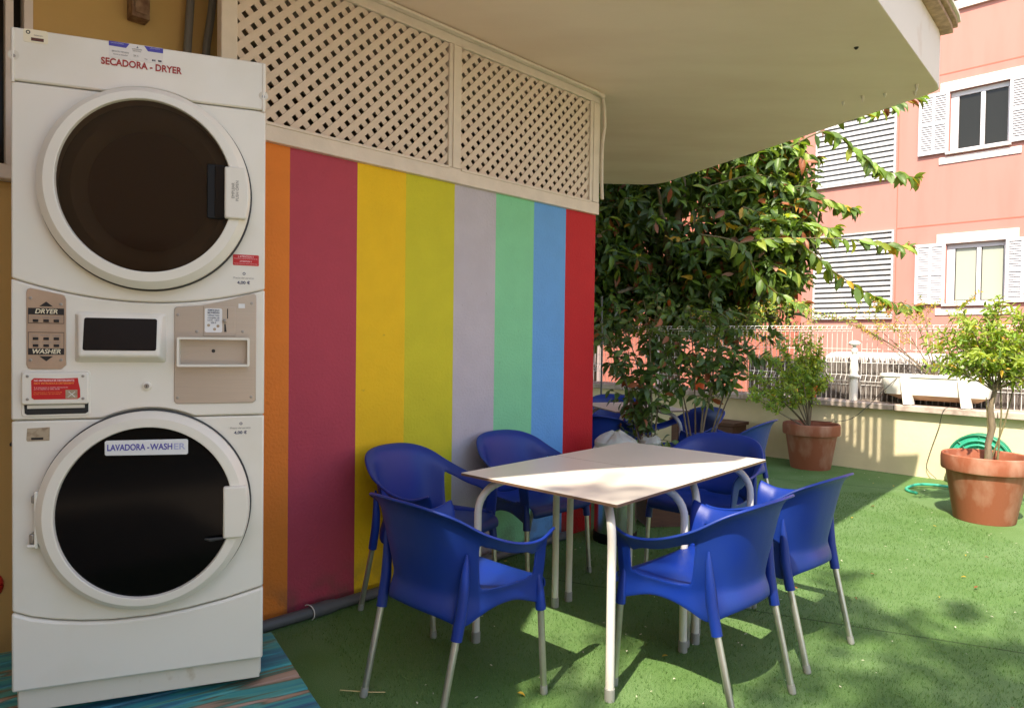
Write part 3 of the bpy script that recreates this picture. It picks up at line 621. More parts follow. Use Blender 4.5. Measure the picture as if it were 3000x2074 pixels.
mb = MB(); mb.box(.140, .170, -.0213, -.0207, 1.131, 1.156); pic = mb.build('label_picture', M['label_worn'], rlo)
mb = MB(); mb.tube([(.155-.007, -.0216, 1.151), (.155+.009, -.0216, 1.135)], .001, 4); mb.tube([(.155-.009, -.0216, 1.135), (.155+.009, -.0216, 1.150)], .001, 4); mb.build('crossed_lines', M['label_white'], pic)
# key lock, stickers, prices
mb = MB(); mb.tube([(.349, -.003, 1.164), (.349, -.009, 1.164), (.349, -.010, 1.164)], [.013, .012, .010], 20); kl = mb.build('key_lock', M['enamel'], st, smooth=True)
mb = MB(); mb.tube([(.349, -.009, 1.164), (.349, -.0125, 1.164)], [.008, .0065], 16); lk = mb.build('lock_barrel', M['screw'], kl, smooth=True)
mb = MB(); mb.box(.348, .350, -.0130, -.0122, 1.1605, 1.1675); mb.build('keyhole', M['gap'], lk)
mb = MB(); mb.prism_xz([(.038, 1.010), (.041, 1.006), (.095, 1.007), (.096, 1.046), (.040, 1.044)], -.0012, 0); s_ = mb.build('worn_sticker', M['label_worn'], st)
mb = MB(); mb.box(.050, .080, -.0016, -.001, 1.010, 1.017); mb.build('sticker_bar', M['ink_black'], s_)
for (x, z, yy) in ((.622, 1.500, 0), (.615, 1.023, 0)):
    mb = MB(); mb.prism_xz(rrect(x-.035, x+.036, z-.025, z+.026, .004), -.0008, .0); pl = mb.build('price_label', M['enamel'], st)
    mb = MB(); n = 20; o1 = ell(x+.001, z+.018, .0045, .0045, n); i1 = ell(x+.001, z+.018, .0024, .0024, n); mb.add([(a, -.0012, b) for a, b in o1+i1], [(k, (k+1) % n, n+(k+1) % n, n+k) for k in range(n)]); mb.build('price_emblem', M['ink_dkblue'], pl)
    text('Precio del servicio', x, z+.004, .0085, M['ink_grey'], pl, y=-.0013, width=.060); text('4,00 €', x, z-.011, .013, M['ink_dkblue'], pl, y=-.0013, bold=.03, width=.038)
mb = MB(); mb.prism_xz(rrect(.590, .667, 1.544, 1.578, .003), -.0012, 0); rw_ = mb.build('red_notice', M['label_red'], st)
text('¡¡ ATENCION !!', .628, 1.5715, .0075, M['text_pink'], rw_, y=-.0016, bold=.02, width=.046); text('Antes de abrir la puerta espere al final del ciclo', .628, 1.5655, .004, M['text_pink'], rw_, y=-.0016, width=.070)
text('ATTENTION !!', .628, 1.5565, .0068, M['text_pink'], rw_, y=-.0016, bold=.02, width=.036); text('Wait for the end of the cycle to open the door', .628, 1.5495, .004, M['text_pink'], rw_, y=-.0016, width=.070)
# header stickers
yh = -.0052
mb = MB(); mb.prism_xz(rrect(.033, .093, 2.152, 2.189, .005), yh, -.003); s_ = mb.build('cream_sticker', M['label_cream'], st)
mb = MB(); mb.box(.052, .083, yh-.0004, yh, 2.157, 2.166); mb.build('sticker_window', mat('sticker_brown', (.10, .03, .015), .5), s_)
mb = MB(); n = 20; o1 = ell(.045, 2.180, .0055, .0055, n); i1 = ell(.045, 2.180, .003, .003, n); mb.add([(a, yh-.0005, b) for a, b in o1+i1], [(k, (k+1) % n, n+(k+1) % n, n+k) for k in range(n)]); mb.build('sticker_emblem', M['ink_black'], s_)
text('TENSION 230 V', .070, 2.173, .004, M['ink_grey'], s_, y=yh-.0004, width=.022)
mb = MB(); mb.prism_xz(rrect(.247, .391, 2.141, 2.189, .002), yh, -.003); s_ = mb.build('service_sticker', mat('translucent_sticker', (.70, .66, .60), .35), st)
mb = MB(); mb.prism_xz([(.247, 2.175), (.292, 2.174), (.301, 2.188), (.247, 2.189)], yh-.0005, yh); mb.build('blue_corner', M['ink_blue'], s_); mb = MB(); mb.prism_xz([(.350, 2.1735), (.391, 2.1735), (.391, 2.188), (.340, 2.188)], yh-.0005, yh); mb.build('blue_corner', M['ink_blue'], s_)
mb = MB(); mb.prism_xz([(.319, 2.179), (.325, 2.179), (.322, 2.184)], yh-.0005, yh); mb.build('emblem', M['ink_dkblue'], s_)
text('LAVANDERIA', .269, 2.184, .005, M['ink_blue_faded'], s_, y=yh-.0007, width=.034); text('LAUNDRY', .369, 2.184, .005, M['ink_blue_faded'], s_, y=yh-.0007, width=.028)
text('autoservicio', .321, 2.175, .006, M['ink_grey'], s_, y=yh-.0004, width=.026); text('INDUSTRIAL', .321, 2.169, .005, M['ink_grey'], s_, y=yh-.0004, width=.022)
text('SERVICIO TECNICO', .277, 2.160, .006, M['ink_grey'], s_, y=yh-.0004, width=.045); text('Venta y alquiler', .277, 2.152, .005, M['ink_grey'], s_, y=yh-.0004, width=.04)
text('24 h', .318, 2.155, .008, M['ink_grey'], s_, y=yh-.0004); text('Tel.', .345, 2.149, .006, M['ink_grey'], s_, y=yh-.0004); text('616    900', .374, 2.1485, .007, M['ink_black'], s_, y=yh-.0004, bold=.05, width=.026)
text('SECADORA - DRYER', .334, 2.127, .028, mat('dark_red_ink', (.36, .025, .015), .5), st, y=yh-.0002, bold=.024, width=.216, name='dryer_lettering')
# washer name plate on the glass
mb = MB(); mb.prism_xz([(.245, .966), (.249, .963), (.463, .957), (.467, .960), (.467, 1.000), (.463, 1.004), (.249, 1.007), (.245, 1.003)], -.050, -.044); npl = mb.build('name_plate', M['label_white'], d2, bevel=.001)
text('LAVADORA -', .3065, .9845, .026, M['ink_blue'], npl, y=-.0505, bold=.022, width=.110, name='washer_lettering', rot=-.6); text('WASH', .395, .983, .026, M['ink_blue'], npl, y=-.0505, bold=.022, width=.060, rot=-.6)
text('ER', .443, .982, .026, M['ink_blue_faded'], npl, y=-.0505, bold=.022, width=.032, rot=-.6)

# pallet (under the machine)
pal = thing('pallet', 'low wooden pallet with worn blue and green paint under the laundry machine', 'pallet', (-.595, 2.115, 0), R(32.5))
# local: x along machine front, origin at front right corner
def pl_board(x0, x1, y0, y1, z0, z1, name):
    mb = MB(); r = .035
    mb.box(x0, x1, y0, y1, z0, z1); return mb.build(name, M['pallet'], pal, bevel=.006)
yy = -.105; k = 0
mb = MB(); mb.prism_xy([(-1.9, -.105), (-.035, -.105), (-.012, -.098), (0, -.075), (0, -.004), (-1.9, -.004)], .156, .18); mb.build('deck_board', M['pallet'], pal, bevel=.004)
y0 = .0
for wdt in (.095, .10, .09, .10, .095, .10):
    pl_board(-1.9, 0+.004*random.uniform(-1, 1)*0, y0, y0+wdt, .156+.0007*(k % 2), .18+.001*(k % 2), 'deck_board'); y0 += wdt+.004; k += 1
for wdt in (.10, .095, .10):
    pl_board(-1.9, -.45, y0, y0+wdt, .156, .18, 'deck_board'); y0 += wdt+.004
for x in (-.10, -.9, -1.8):
    mb = MB(); mb.box(x-.06, x+.05, -.09, .66, .012, .154); mb.build('bearer', M['pallet'], pal, bevel=.004)
mb = MB(); mb.prism_xy([(-1.9, -.10), (-.037, -.10), (-.014, -.093), (-.004, -.075), (-.004, -.06), (-1.9, -.06)], .02, .154); mb.build('front_board', M['pallet'], pal, bevel=.004)
# red bucket and dark hose just showing past the left edge
mb = MB(); mb.tube([(-2.0+.045*math.cos(a), 2.60, .355+.045*math.sin(a)) for a in np.linspace(0, 6.283, 25)], .014, 8); mb.tube([(-2.0, 2.60, .355), (-2.0, 2.68, .355)], .012, 8)
for a in (0, 2.1, 4.2): mb.tube([(-2.0, 2.60, .355), (-2.0+.04*math.cos(a), 2.60, .355+.04*math.sin(a))], .006, 6)
mb.tube([(-2.0, 2.68, .0), (-2.0, 2.68, .40)], .014, 8)
o = mb.build('tap', M['red_plastic'], smooth=True); tag(o, 'small red tap handle on a pipe just past the machine left side', 'tap')
mb = MB(); mb.tube([(-2.3, 2.8, .9), (-2.05, 2.68, .80), (-1.85, 2.60, .95), (-1.75, 2.58, 1.1)], .008, 6); o = mb.build('water_hose', M['gasket'], smooth=True); tag(o, 'thin black hose running behind the laundry machine', 'hose')

# ================================================================ TABLES
def table(name, label, o, ang, wx, wy, group, hgt=.74):
    t = thing(name, label, 'table', (o[0], o[1], 0), R(ang), group)
    def rr(i, r): return rrect(i, wx-i, i, wy-i, r, 3)
    mb = MB(); mb.prism_xy(rr(0, .006), hgt-.011, hgt-.001, 1); mb.prism_xy(rr(.0008, .006), hgt-.0008, hgt, 0); top = mb.build('tabletop', [M['table'], M['table_edge']], t)
    mb = MB(); i = .13; z = hgt-.030
    mb.box(i, wx-i, i-.012, i+.012, z, hgt-.0115); mb.box(i, wx-i, wy-i-.012, wy-i+.012, z, hgt-.0115); mb.box(i-.012, i+.012, i+.013, wy-i-.013, z, hgt-.0115); mb.box(wx-i-.012, wx-i+.012, i+.013, wy-i-.013, z, hgt-.0115)
    mb.build('under_frame', M['white_metal'], t)
    for sx, sy in ((0, 0), (1, 0), (1, 1), (0, 1)):
        cx = .055 if not sx else wx-.055; cy = .055 if not sy else wy-.055; dx = (1 if not sx else -1); dy = (1 if not sy else -1)
        pts = []; rad = .105
        pts.append((cx+dx*.125, cy+dy*.125, hgt-.029))
        for k in range(0, 9):
            a = R(90*k/8); q = rad*(1-math.sin(a)); pts.append((cx+dx*q, cy+dy*q, hgt-.030-rad*1.35*(1-math.cos(a))))
        pts.append((cx-dx*.002, cy-dy*.002, .03))
        mb = MB(); mb.tube(pts, .0165, 16); lg = mb.build('leg', M['white_metal'], t, smooth=True)
        mb = MB(); mb.tube([(cx-dx*.002, cy-dy*.002, 0.0), (cx-dx*.002, cy-dy*.002, .045), (cx-dx*.002, cy-dy*.002, .048)], [.0195, .0195, .017], 16); mb.build('foot_cap', M['cap'], lg, smooth=True)
    return t
DC = Vector((.379, 2.408)); va = 47.6; vv = Vector((math.cos(R(va)), math.sin(R(va)))); uu = Vector((-vv.y, vv.x))
# local x along the long run (vv), local y across (uu)
table('patio_table', 'cream topped table nearer the camera, front half of the joined pair', DC, va, .655, .806, 'cream patio tables')
q = DC+vv*.659; table('patio_table', 'cream topped table farther along, joined behind the front one', q, va, .668, .806, 'cream patio tables')
table('patio_table', 'cream table standing alone by the yellow wall beyond the bin', Vector((.86, 5.60)), 15, .68, .80, 'cream patio tables')
mb = MB(); mb.lathe([(0, 0), (.048, 0), (.055, .012), (.055, .03), (.048, .033), (.044, .018), (0, .016)], 28); o = mb.build('ashtray', M['black_plastic'], smooth=True); o.location = (1.0, 5.78, .74); tag(o, 'round black ashtray at the left of the far table', 'ashtray')
mb = MB(); mb.lathe([(0, 0), (.045, 0), (.05, .01), (.05, .026), (.042, .028), (.04, .014), (0, .012)], 28); o = mb.build('ashtray', M['black_plastic'], smooth=True); o.location = (1.30, 5.92, .74); tag(o, 'small black ashtray behind the leafy stems on the far table', 'ashtray')

# ================================================================ CHAIRS
def catmull(xk, yk, x):
    m = np.gradient(yk, xk); out = []
    for v in np.atleast_1d(x):
        i = min(max(np.searchsorted(xk, v)-1, 0), len(xk)-2); h = xk[i+1]-xk[i]; t = (v-xk[i])/h
        out.append((2*t**3-3*t*t+1)*yk[i]+(t**3-2*t*t+t)*h*m[i]+(-2*t**3+3*t*t)*yk[i+1]+(t**3-t*t)*h*m[i+1])
    return np.array(out)
SK = np.array([0, .12, .25, .38, .50, .62, .74, .86, 1.0])
T = dict(xt=[0, .084, .160, .212, .243, .262, .268, .265, .254], yt=[-.276, -.269, -.243, -.190, -.130, -.045, .04, .125, .21],
         xs=[0, .07, .135, .182, .207, .222, .230, .234, .238], ys=[-.205, -.20, -.180, -.140, -.085, -.02, .06, .13, .205],
         ht=[.780, .777, .762, .728, .682, .642, .618, .614, .640], zb=[.382, .380, .368, .338, .366, .388, .390, .368, .338])
def make_chair():
    t = thing('armchair', 'x', 'chair', group='blue plastic armchairs')
    ns = 25; S = np.concatenate([np.linspace(0, .46, 11), [.50, .53, .56], np.linspace(.60, .80, 5), [.835, .865, .885, .91, .94, .97, 1.0]])
    c = {k: catmull(SK, np.array(v), S) for k, v in T.items()}
    cols = []
    for i in range(len(S)-1, 0, -1): cols.append((-1, i))
    for i in range(len(S)): cols.append((1, i))
    nrow = 11; V = []
    def outn(i):
        a = max(i-1, 0); b = min(i+1, len(S)-1); tx, ty = c['xt'][b]-c['xt'][a], c['yt'][b]-c['yt'][a]
        if i == 0: return (0, -1)
        l = math.hypot(tx, ty); return (-ty/l*-1 if False else ty/l, -tx/l)
    for sg, i in cols:
        s = S[i]; ht, zb = c['ht'][i], c['zb'][i]; band = .050+.01*(s > .8); zu = ht-band
        if .5 < s < .88: # round the opening
            e = min(abs(s-.50), abs(.885-s)); zu -= max(0, (.05-e))*.45
        zl = .460
        if .5 < s < .88: e = min(abs(s-.5), abs(.885-s)); zl += max(0, (.05-e))*.4
        Z = [zb, (zb+.44)/2, .440, zl, zl+(zu-zl)*.33, zl+(zu-zl)*.67, zu, (zu+ht)/2, ht-.012, ht-.002, ht-.004]
        nx, ny = outn(i)
        for k, z in enumerate(Z):
            ee = float(np.interp(s, [0, .45, .6, 1], [1.0, .85, .55, .55])); f = min(1, max(0, (z-.44)/(ht-.44)))**ee
            x = c['xs'][i]+(c['xt'][i]-c['xs'][i])*f; y = c['ys'][i]+(c['yt'][i]-c['ys'][i])*f
            fl = {6: .001, 7: .012, 8: .026, 9: .033, 10: .037}.get(k, 0)
            if k == 10: z -= .008
            bk = max(0, 1-s/.6); fl *= (1+bk*.15)
            if s < .42: fl += {0: .026, 1: .024, 2: .010}.get(k, 0)*min(1, (.42-s)/.12)
            x += nx*fl; y += ny*fl
            if z < .44: x += .006*(.44-z)/.14; 
            V.append((sg*x, y, z))
    F = []; nc = len(cols)
    for j in range(nc-1):
        s0 = (S[cols[j][1]]+S[cols[j+1][1]])/2
        for k in range(nrow-1):
            if .50 < s0 < .885 and 3 <= k <= 5: continue
            a = j*nrow+k; F.append((a, a+nrow, a+nrow+1, a+1))
    mb = MB(); mb.add(V, F); sh = mb.build('tmp', M['blue'])
    sm = sh.modifiers.new('s', 'SOLIDIFY'); sm.thickness = .009; sm.offset = 0
    sb = sh.modifiers.new('d', 'SUBSURF'); sb.levels = 1; sb.render_levels = 1
    me = bake(sh); bpy.data.objects.remove(sh)
    vs = [tuple(v.co) for v in me.vertices]; fs = [tuple(p.vertices) for p in me.polygons]
    groups = {'backrest': [], 'L': [], 'R': []}
    for f in fs:
        cy = sum(vs[i][1] for i in f)/len(f); cx = sum(vs[i][0] for i in f)/len(f)
        groups['backrest' if cy < -.055 else ('L' if cx < 0 else 'R')].append(f)
    def sub(fl):
        idx = sorted({i for f in fl for i in f}); mp = {v: k for k, v in enumerate(idx)}
        m_ = MB(); m_.add([vs[i] for i in idx], [tuple(mp[i] for i in f) for f in fl]); return m_
    b = sub(groups['backrest'])
    for sx in (-1, 1):
        b.tube([(sx*.224, -.166, .60), (sx*.222, -.166, .56), (sx*.215, -.168, .49), (sx*.213, -.174, .42), (sx*.210, -.196, .315)], [.004, .011, .0175, .0200, .0195], 16)
    b.build('backrest', M['blue'], t, smooth=True, angle=60)
    for g, sx in (('L', -1), ('R', 1)):
        a = sub(groups[g]); a.tube([(sx*.237, .180, .46), (sx*.240, .186, .40), (sx*.2435, .193, .325)], [.010, .018, .0195], 16)
        a.build('armrest', M['blue'], t, smooth=True, angle=60)
    # seat
    ys = [-.190, -.175, -.15, -.09, -.02, .05, .11, .165, .205, .228, .236, .232]; zz = [.437, .431, .426, .424, .426, .431, .436, .439, .438, .430, .412, .385]
    V = []; nx = 11; xs_ = np.array(T['xs']); ys_ = np.array(T['ys'])
    for y, z in zip(ys, zz):
        wv = float(np.interp(y, ys_, xs_)) if y > -.204 else .05
        wv *= .93 if y < -.1 else 1
        wv = max(wv, .05); wv = min(wv, .236)
        for k in range(nx):
            u = -1+2*k/(nx-1); V.append((u*wv, y, z+.016*abs(u)**3 if y < .2 else z+.016*abs(u)**3*max(0, (.236-y)/.036)))
    F = [(j*nx+k, j*nx+k+1, (j+1)*nx+k+1, (j+1)*nx+k) for j in range(len(ys)-1) for k in range(nx-1)]
    mb = MB(); mb.add(V, F); se = mb.build('tmp', M['blue']); sm = se.modifiers.new('s', 'SOLIDIFY'); sm.thickness = .010; sm.offset = -1
    sb = se.modifiers.new('d', 'SUBSURF'); sb.levels = 1; sb.render_levels = 1; me = bake(se); bpy.data.objects.remove(se)
    me.name = 'seat'; me.polygons.foreach_set('use_smooth', [True]*len(me.polygons)); so_ = bpy.data.objects.new('seat', me); COL.objects.link(so_); so_.parent = t
    for sx in (-1, 1):
        for (p0, p1) in (((sx*.210, -.195, .325), (sx*.208, -.275, .0)), ((sx*.2435, .192, .335), (sx*.247, .214, .0))):
            p0 = Vector(p0); p1 = Vector(p1); mb = MB(); mb.tube([p0, p0.lerp(p1, .92)], .0125, 14); lg = mb.build('leg', M['alu'], t, smooth=True)
            mb = MB(); mb.tube([p0.lerp(p1, .90), p0.lerp(p1, .985), p1], [.0142, .0145, .0125], 14); mb.build('foot_cap', M['cap'], lg, smooth=True)
    return t
ch0 = make_chair(); used = False
def chair(x, y, hd, label):
    global used
    c = ch0 if not used else copy_tree(ch0); used = True
    c.location = (x, y, 0); c.rotation_euler = (0, 0, R(hd-90)); c['label'] = label; return c
chair(-.19, 2.54, 46.5, 'blue armchair seen from behind at the left short end of the joined tables')
chair(-.375, 3.31, -33, 'blue armchair against the mustard stripe, facing the joined tables')
chair(.13, 3.85, -46, 'blue armchair against the mint stripe on the far side of the joined tables')
chair(.736, 2.607, 133, 'blue armchair seen from behind, front one on the right side of the joined tables')
chair(1.176, 3.052, 131.5, 'blue armchair on the right side of the joined tables, behind the front one')
chair(1.10, 3.85, -131, 'blue armchair at the far short end of the joined tables, opposite the camera')
chair(1.62, 5.02, 142, 'blue armchair turned away, between the joined tables and the terracotta pot by the wall')
chair(1.42, 5.62, 200, 'blue armchair at the right end of the far table')
chair(1.02, 6.70, -95, 'blue armchair behind the far table, nearest the yellow wall')
chair(.45, 6.15, -8, 'blue armchair at the left end of the far table')
chair(.66, 5.28, 75, 'blue armchair in front of the far table, half hidden by the red stripe')

# ================================================================ BIN, BAG, PLANTER
bn = thing('waste_bin', 'brushed steel waste bin with black base beside the red stripe', 'waste bin', (.70, 4.52, 0))
mb = MB(); mb.lathe([(.0, .0), (.142, .0), (.145, .008), (.145, .06), (.140, .065)], 40); mb.build('base', M['black_plastic'], bn, smooth=True)
mb = MB(); mb.lathe([(.138, .062), (.1385, .60), (.1395, .605), (.136, .607), (.133, .60), (.132, .08)], 48); mb.build('drum', M['chrome'], bn, smooth=True)
# bag over the rim
def bag(r0, r1, z0, z1, c, seed, n=48, rows=7, spread=.03):
    rs = np.random.default_rng(seed); mb = MB(); vs = []
    ph = rs.uniform(0, 6.28, 6); 
    for j in range(rows):
        t = j/(rows-1)
        for k in range(n):
            a = 2*math.pi*k/n; q = sum(math.sin(a*(3+2*i)+ph[i]+t*3*i)*(.5/(i+1)) for i in range(6)); r = r0+(r1-r0)*t+q*.012*(.3+t)+spread*math.sin(t*3.14); z = z0+(z1-z0)*t+q*.012*t+rs.normal()*.003
            vs.append((c[0]+r*math.cos(a), c[1]+r*math.sin(a), c[2]+z))
    fs = [(j*n+k, j*n+(k+1) % n, (j+1)*n+(k+1) % n, (j+1)*n+k) for j in range(rows-1) for k in range(n)]
    mb.add(vs, fs); return mb
mb = bag(.142, .135, .50, .625, (.70, 4.52, 0), 3); m2 = bag(.135, .02, .622, .72, (.70, 4.52, 0), 9, spread=.05); mb.add(m2.v, m2.f)
o = mb.build('bin_bag', M['bag'], smooth=True, angle=25); tag(o, 'crumpled translucent white bag bulging from the steel bin', 'bag')
pb = thing('planter_box', 'dark brown long planter box behind the joined tables', 'planter', (1.17, 4.98, 0), R(8))
mb = MB(); o_ = [(-.24, -.15), (.24, -.15), (.24, .15), (-.24, .15)]
mb.prism_xy([(x*.9, y*.9) for x, y in o_], 0, .012); vs = [(x*.9, y*.9, .012) for x, y in o_]+[(x, y, .34) for x, y in o_]+[(x*1.06, y*1.09, .34) for x, y in o_]+[(x*1.06, y*1.09, .37) for x, y in o_]+[(x*.96, y*.94, .37) for x, y in o_]+[(x*.94, y*.92, .30) for x, y in o_]
mb.add(vs, [(k*4+i, k*4+(i+1) % 4, (k+1)*4+(i+1) % 4, (k+1)*4+i) for k in range(5) for i in range(4)]); mb.build('box', M['brown_box'], pb, bevel=.004)
mb = MB(); mb.prism_xy([(x*.93, y*.91) for x, y in o_], .30, .325); mb.build('soil', M['soil'], pb)
mb = MB(); mb.box(-.215, -.17, -.1485, -.1465, .20, .28); mb.build('price_tag', M['label_white'], pb)

# generic branching plant --------------------------------------------------
def shrub(name, label, cat, base, stems, leaves, ws, mats, ll, lw, twl=.16, ntw=5, droop=.5, rad=.008, per=6, spread=1, stem_mat='bark', group=None, leaf_low=.35, wig=.04, trunk=None, tipred=None):
    """stems = list of tip points; twigs spring off the upper part of every stem"""
    t = thing(name, label, cat, base, 0, group); lv = Leaves(); mb = MB(); tw = MB(); B = Vector((0, 0, 0))
    if trunk:
        tp = [Vector(q) for q in trunk[0]]; mb.tube(tp, trunk[1], 10); B = tp[-1]
    for s in stems:
        tip = Vector(s)-Vector(base); k = 8; pts = []; off = rv()*wig
        for i in range(k+1):
            u = i/k; p = B.lerp(tip, u)+off*math.sin(u*3.14)+rv()*wig*.15*u; 
            p.z = B.z+(tip.z-B.z)*(1-(1-u)**1.25); pts.append(p)
        mb.tube(pts, [rad*(1-.7*i/k) for i in range(k+1)], 7, False)
        for j in range(ntw):
            u = leaf_low+(1-leaf_low)*(j+random.random()*.8)/ntw; i = min(int(u*k), k-1); p = pts[i].lerp(pts[i+1], u*k-i)
            d = rv(); d.z = abs(d.z)*.6; d = (d+(pts[i+1]-pts[i]).normalized()*.5)
            twig(lv, tw, p, d, twl*random.uniform(.6, 1.2), per, ll, lw, ws, droop, .0022, spread, tipred)
        twig(lv, tw, pts[-1], (pts[-1]-pts[-2]), twl*.8, per, ll, lw, ws, droop, .0022, spread, tipred)
    mb.build('trunk' if trunk else 'stem', M[stem_mat], t, smooth=True); tw.build('twig', M['twig'], t)
    lv.build('foliage', [M[x] for x in mats], t); return t
DKM = ['leaf_dark', 'leaf_mid', 'leaf_light', 'leaf_rust']
# left dark shrub: tall column of leaves down its stem
c1 = (1.02, 4.97, .31)
shrub('leafy_shrub', 'dark leafy shrub on the left of the planter box, leafy down its stem', 'shrub', c1,
      [(.66, 4.9, 1.40), (.82, 5.1, 1.46), (.95, 4.85, 1.50), (1.05, 5.0, 1.55), (1.0, 4.95, 1.28), (.80, 4.95, 1.20), (.95, 4.9, 1.05), (1.10, 5.05, 1.40), (.72, 5.15, 1.30)],
      None, [6, 2, .4, .3], DKM, .090, .042, .16, 9, .6, .007, 6, leaf_low=.25)
c2 = (1.36, 4.98, .31)
shrub('leafy_shrub', 'dark leafy shrub on the right of the planter box with several bare lower stems', 'shrub', c2,
      [(1.2, 4.9, 1.25), (1.30, 5.0, 1.47), (1.42, 4.9, 1.50), (1.55, 5.0, 1.42), (1.70, 5.0, 1.46), (1.80, 4.95, 1.33), (1.5, 4.85, 1.22), (1.12, 5.1, 1.35), (1.62, 5.1, 1.2)],
      None, [6, 2.4, .6, .3], DKM, .090, .042, .17, 9, .6, .008, 6, leaf_low=.5)
mb = bag(.07, .05, .0, .07, (1.02, 4.95, .565), 5, 30, 4, .02); o = mb.build('paper_wrap', M['bag'], smooth=True, angle=25); tag(o, 'crumpled white wrap around the stem of the left shrub', 'paper wrap')

def pot(name, label, loc, rr_, rb, h, group=None, m='terracotta', tilt=0):
    t = thing(name, label, 'flower pot', loc, 0, group); k = rr_
    mb = MB(); mb.lathe([(0, 0), (rb, 0), (rb+.005, .01), (k*.885, h*.74), (k*.90, h*.76)], 48, jit=.002); mb.build('body', M[m], t, smooth=True)
    mb = MB(); mb.lathe([(k*.895, h*.745), (k*.985, h*.76), (k, h*.785), (k*1.005, h*.93), (k*.995, h*.985), (k*.97, h), (k*.93, h*.985), (k*.90, h*.90), (k*.88, h*.75)], 48, jit=.002); mb.build('rim', M[m], t, smooth=True)
    mb = MB(); mb.lathe([(k*.895, h*.86), (k*.6, h*.875), (k*.2, h*.885), (0, h*.885)], 32); mb.build('soil', M['soil'], t, smooth=True)
    return t
POTS = 'terracotta pots on the patio'
pot('flower_pot', 'terracotta pot holding the bushy plant near the yellow wall corner', (3.20, 7.26, 0), .285, .195, .475, POTS)
pot('flower_pot', 'large pale rimmed terracotta pot with a small tree, standing out on the sunny turf', (3.61, 5.17, 0), .292, .196, .50, POTS)
pot('flower_pot', 'terracotta pot against the wall, cut by the right edge of the photo', (4.93, 6.0, 0), .20, .14, .34, POTS)
LG = ['leaf_mid', 'leaf_light', 'leaf_lime', 'leaf_yellow']
random.seed(11)
shrub('potted_bush', 'green bush with fine leaves leaning left out of its terracotta pot', 'bush', (3.17, 7.24, .41),
      [(2.55, 7.15, .95), (2.7, 7.1, 1.15), (2.85, 7.2, 1.28), (2.65, 7.2, .80), (2.95, 7.05, 1.05), (3.05, 7.2, 1.27), (3.15, 7.1, 1.20), (3.22, 7.2, 1.05), (2.85, 7.0, .85), (2.5, 7.0, .75), (3.12, 7.15, 1.32), (2.95, 7.3, .95), (3.25, 7.15, .9)],
      None, [.5, 3, 5, .15], LG, .056, .024, .15, 13, .15, .008, 12, leaf_low=.45, wig=.05)
shrub('potted_tree', 'small tree with a bare knotted trunk and bright lime crown in the sunny terracotta pot', 'tree', (3.62, 5.15, .43),
      [(3.22, 5.1, 1.16), (3.25, 5.1, 1.36), (3.36, 5.0, 1.44), (3.48, 5.2, 1.50), (3.62, 5.1, 1.56), (3.78, 5.0, 1.60), (3.92, 5.15, 1.58), (4.0, 5.1, 1.40), (3.95, 5.0, 1.2), (3.42, 5.0, 1.22), (3.6, 4.95, 1.34), (3.75, 5.2, 1.3), (3.3, 5.25, 1.28), (3.85, 5.0, 1.08), (3.5, 5.1, 1.15), (3.55, 5.1, 1.42), (3.7, 5.0, 1.18), (4.05, 5.2, 1.5), (3.42, 5.15, 1.35)],
      None, [.3, 2.5, 6, .3], LG, .062, .020, .16, 11, .1, .007, 11, leaf_low=.35, wig=.03, trunk=([(0, 0, 0), (-.01, 0, .15), (.02, 0, .28), (.0, 0, .42), (.03, 0, .55)], [.028, .022, .024, .019, .016]))
mb = MB()
for a_, b_ in (((.02, .02, 0), (.18, 0, .62)), ((-.03, 0, 0), (-.02, .02, .50)), ((.05, -.02, 0), (.10, .05, .75))):
    mb.tube([Vector((3.62, 5.15, .43))+Vector(a_), Vector((3.62, 5.15, .43))+(Vector(a_)+Vector(b_))/2+Vector((.02, 0, 0)), Vector((3.62, 5.15, .43))+Vector(b_)], [.008, .006, .004], 6)
o = mb.build('shoot', M['twig']); tag(o, 'thin bare shoots rising beside the trunk of the small sunny tree', 'plant shoots')

# ================================================================ BOUNDARY WALL  (local x along fd, -y toward patio)
def place(o): o.location = RW; o.rotation_euler = (0, 0, -A45); return o
bw = thing('boundary_wall', 'low pale yellow rendered wall with a weathered stone coping along the patio', 'wall', RW, -A45)
mb = MB(); mb.box(-12, 9, 0, .38, -.25, .645); mb.build('wall', M['cream_wall'], bw)
# coping in slabs
x = -12; k = 0
rs = random.Random(4); mb = MB()
while x < 9:
    l = rs.uniform(.75, 1.05); mb.box(x+.003, x+l-.003, -.075+rs.uniform(-.006, .006), .42, .647+rs.uniform(0, .004), .712+rs.uniform(-.004, .006)); x += l
mb.build('coping', M['stone'], bw, bevel=.008, seg=3)
# wire fence
fc = thing('wire_fence', 'white welded wire fence with folded bands standing on the boundary wall', 'fence', RW, -A45)
def fence_mesh(x0, x1):
    mb = MB(); zs = [(.71, 0), (.88, 0), (.92, -.045), (.985, 0), (1.12, 0), (1.27, 0), (1.465, 0), (1.49, -.035), (1.525, 0)]
    n = int((x1-x0)/.052); r = .0030
    for k in range(n+1):
        x = x0+k*(x1-x0)/n; mb.tube([(x, .22+y, z) for z, y in zs], r, 4, False)
    for z, y in zs[1:]: mb.tube([(x0, .22+y, z), (x1, .22+y, z)], r*1.25, 4, False)
    return mb
for x0, x1 in ((-7.4, -5.0), (-4.96, -2.5), (-2.46, .03), (.13, 2.6), (2.64, 5.1)):
    fence_mesh(x0, x1).build('wire_panel', M['wire'], fc)
for x in (-4.98, -2.48, 2.62):
    mb = MB(); mb.box(x-.018, x+.018, .232, .268, .713, 1.56); mb.build('post', M['wire'], fc, bevel=.003)
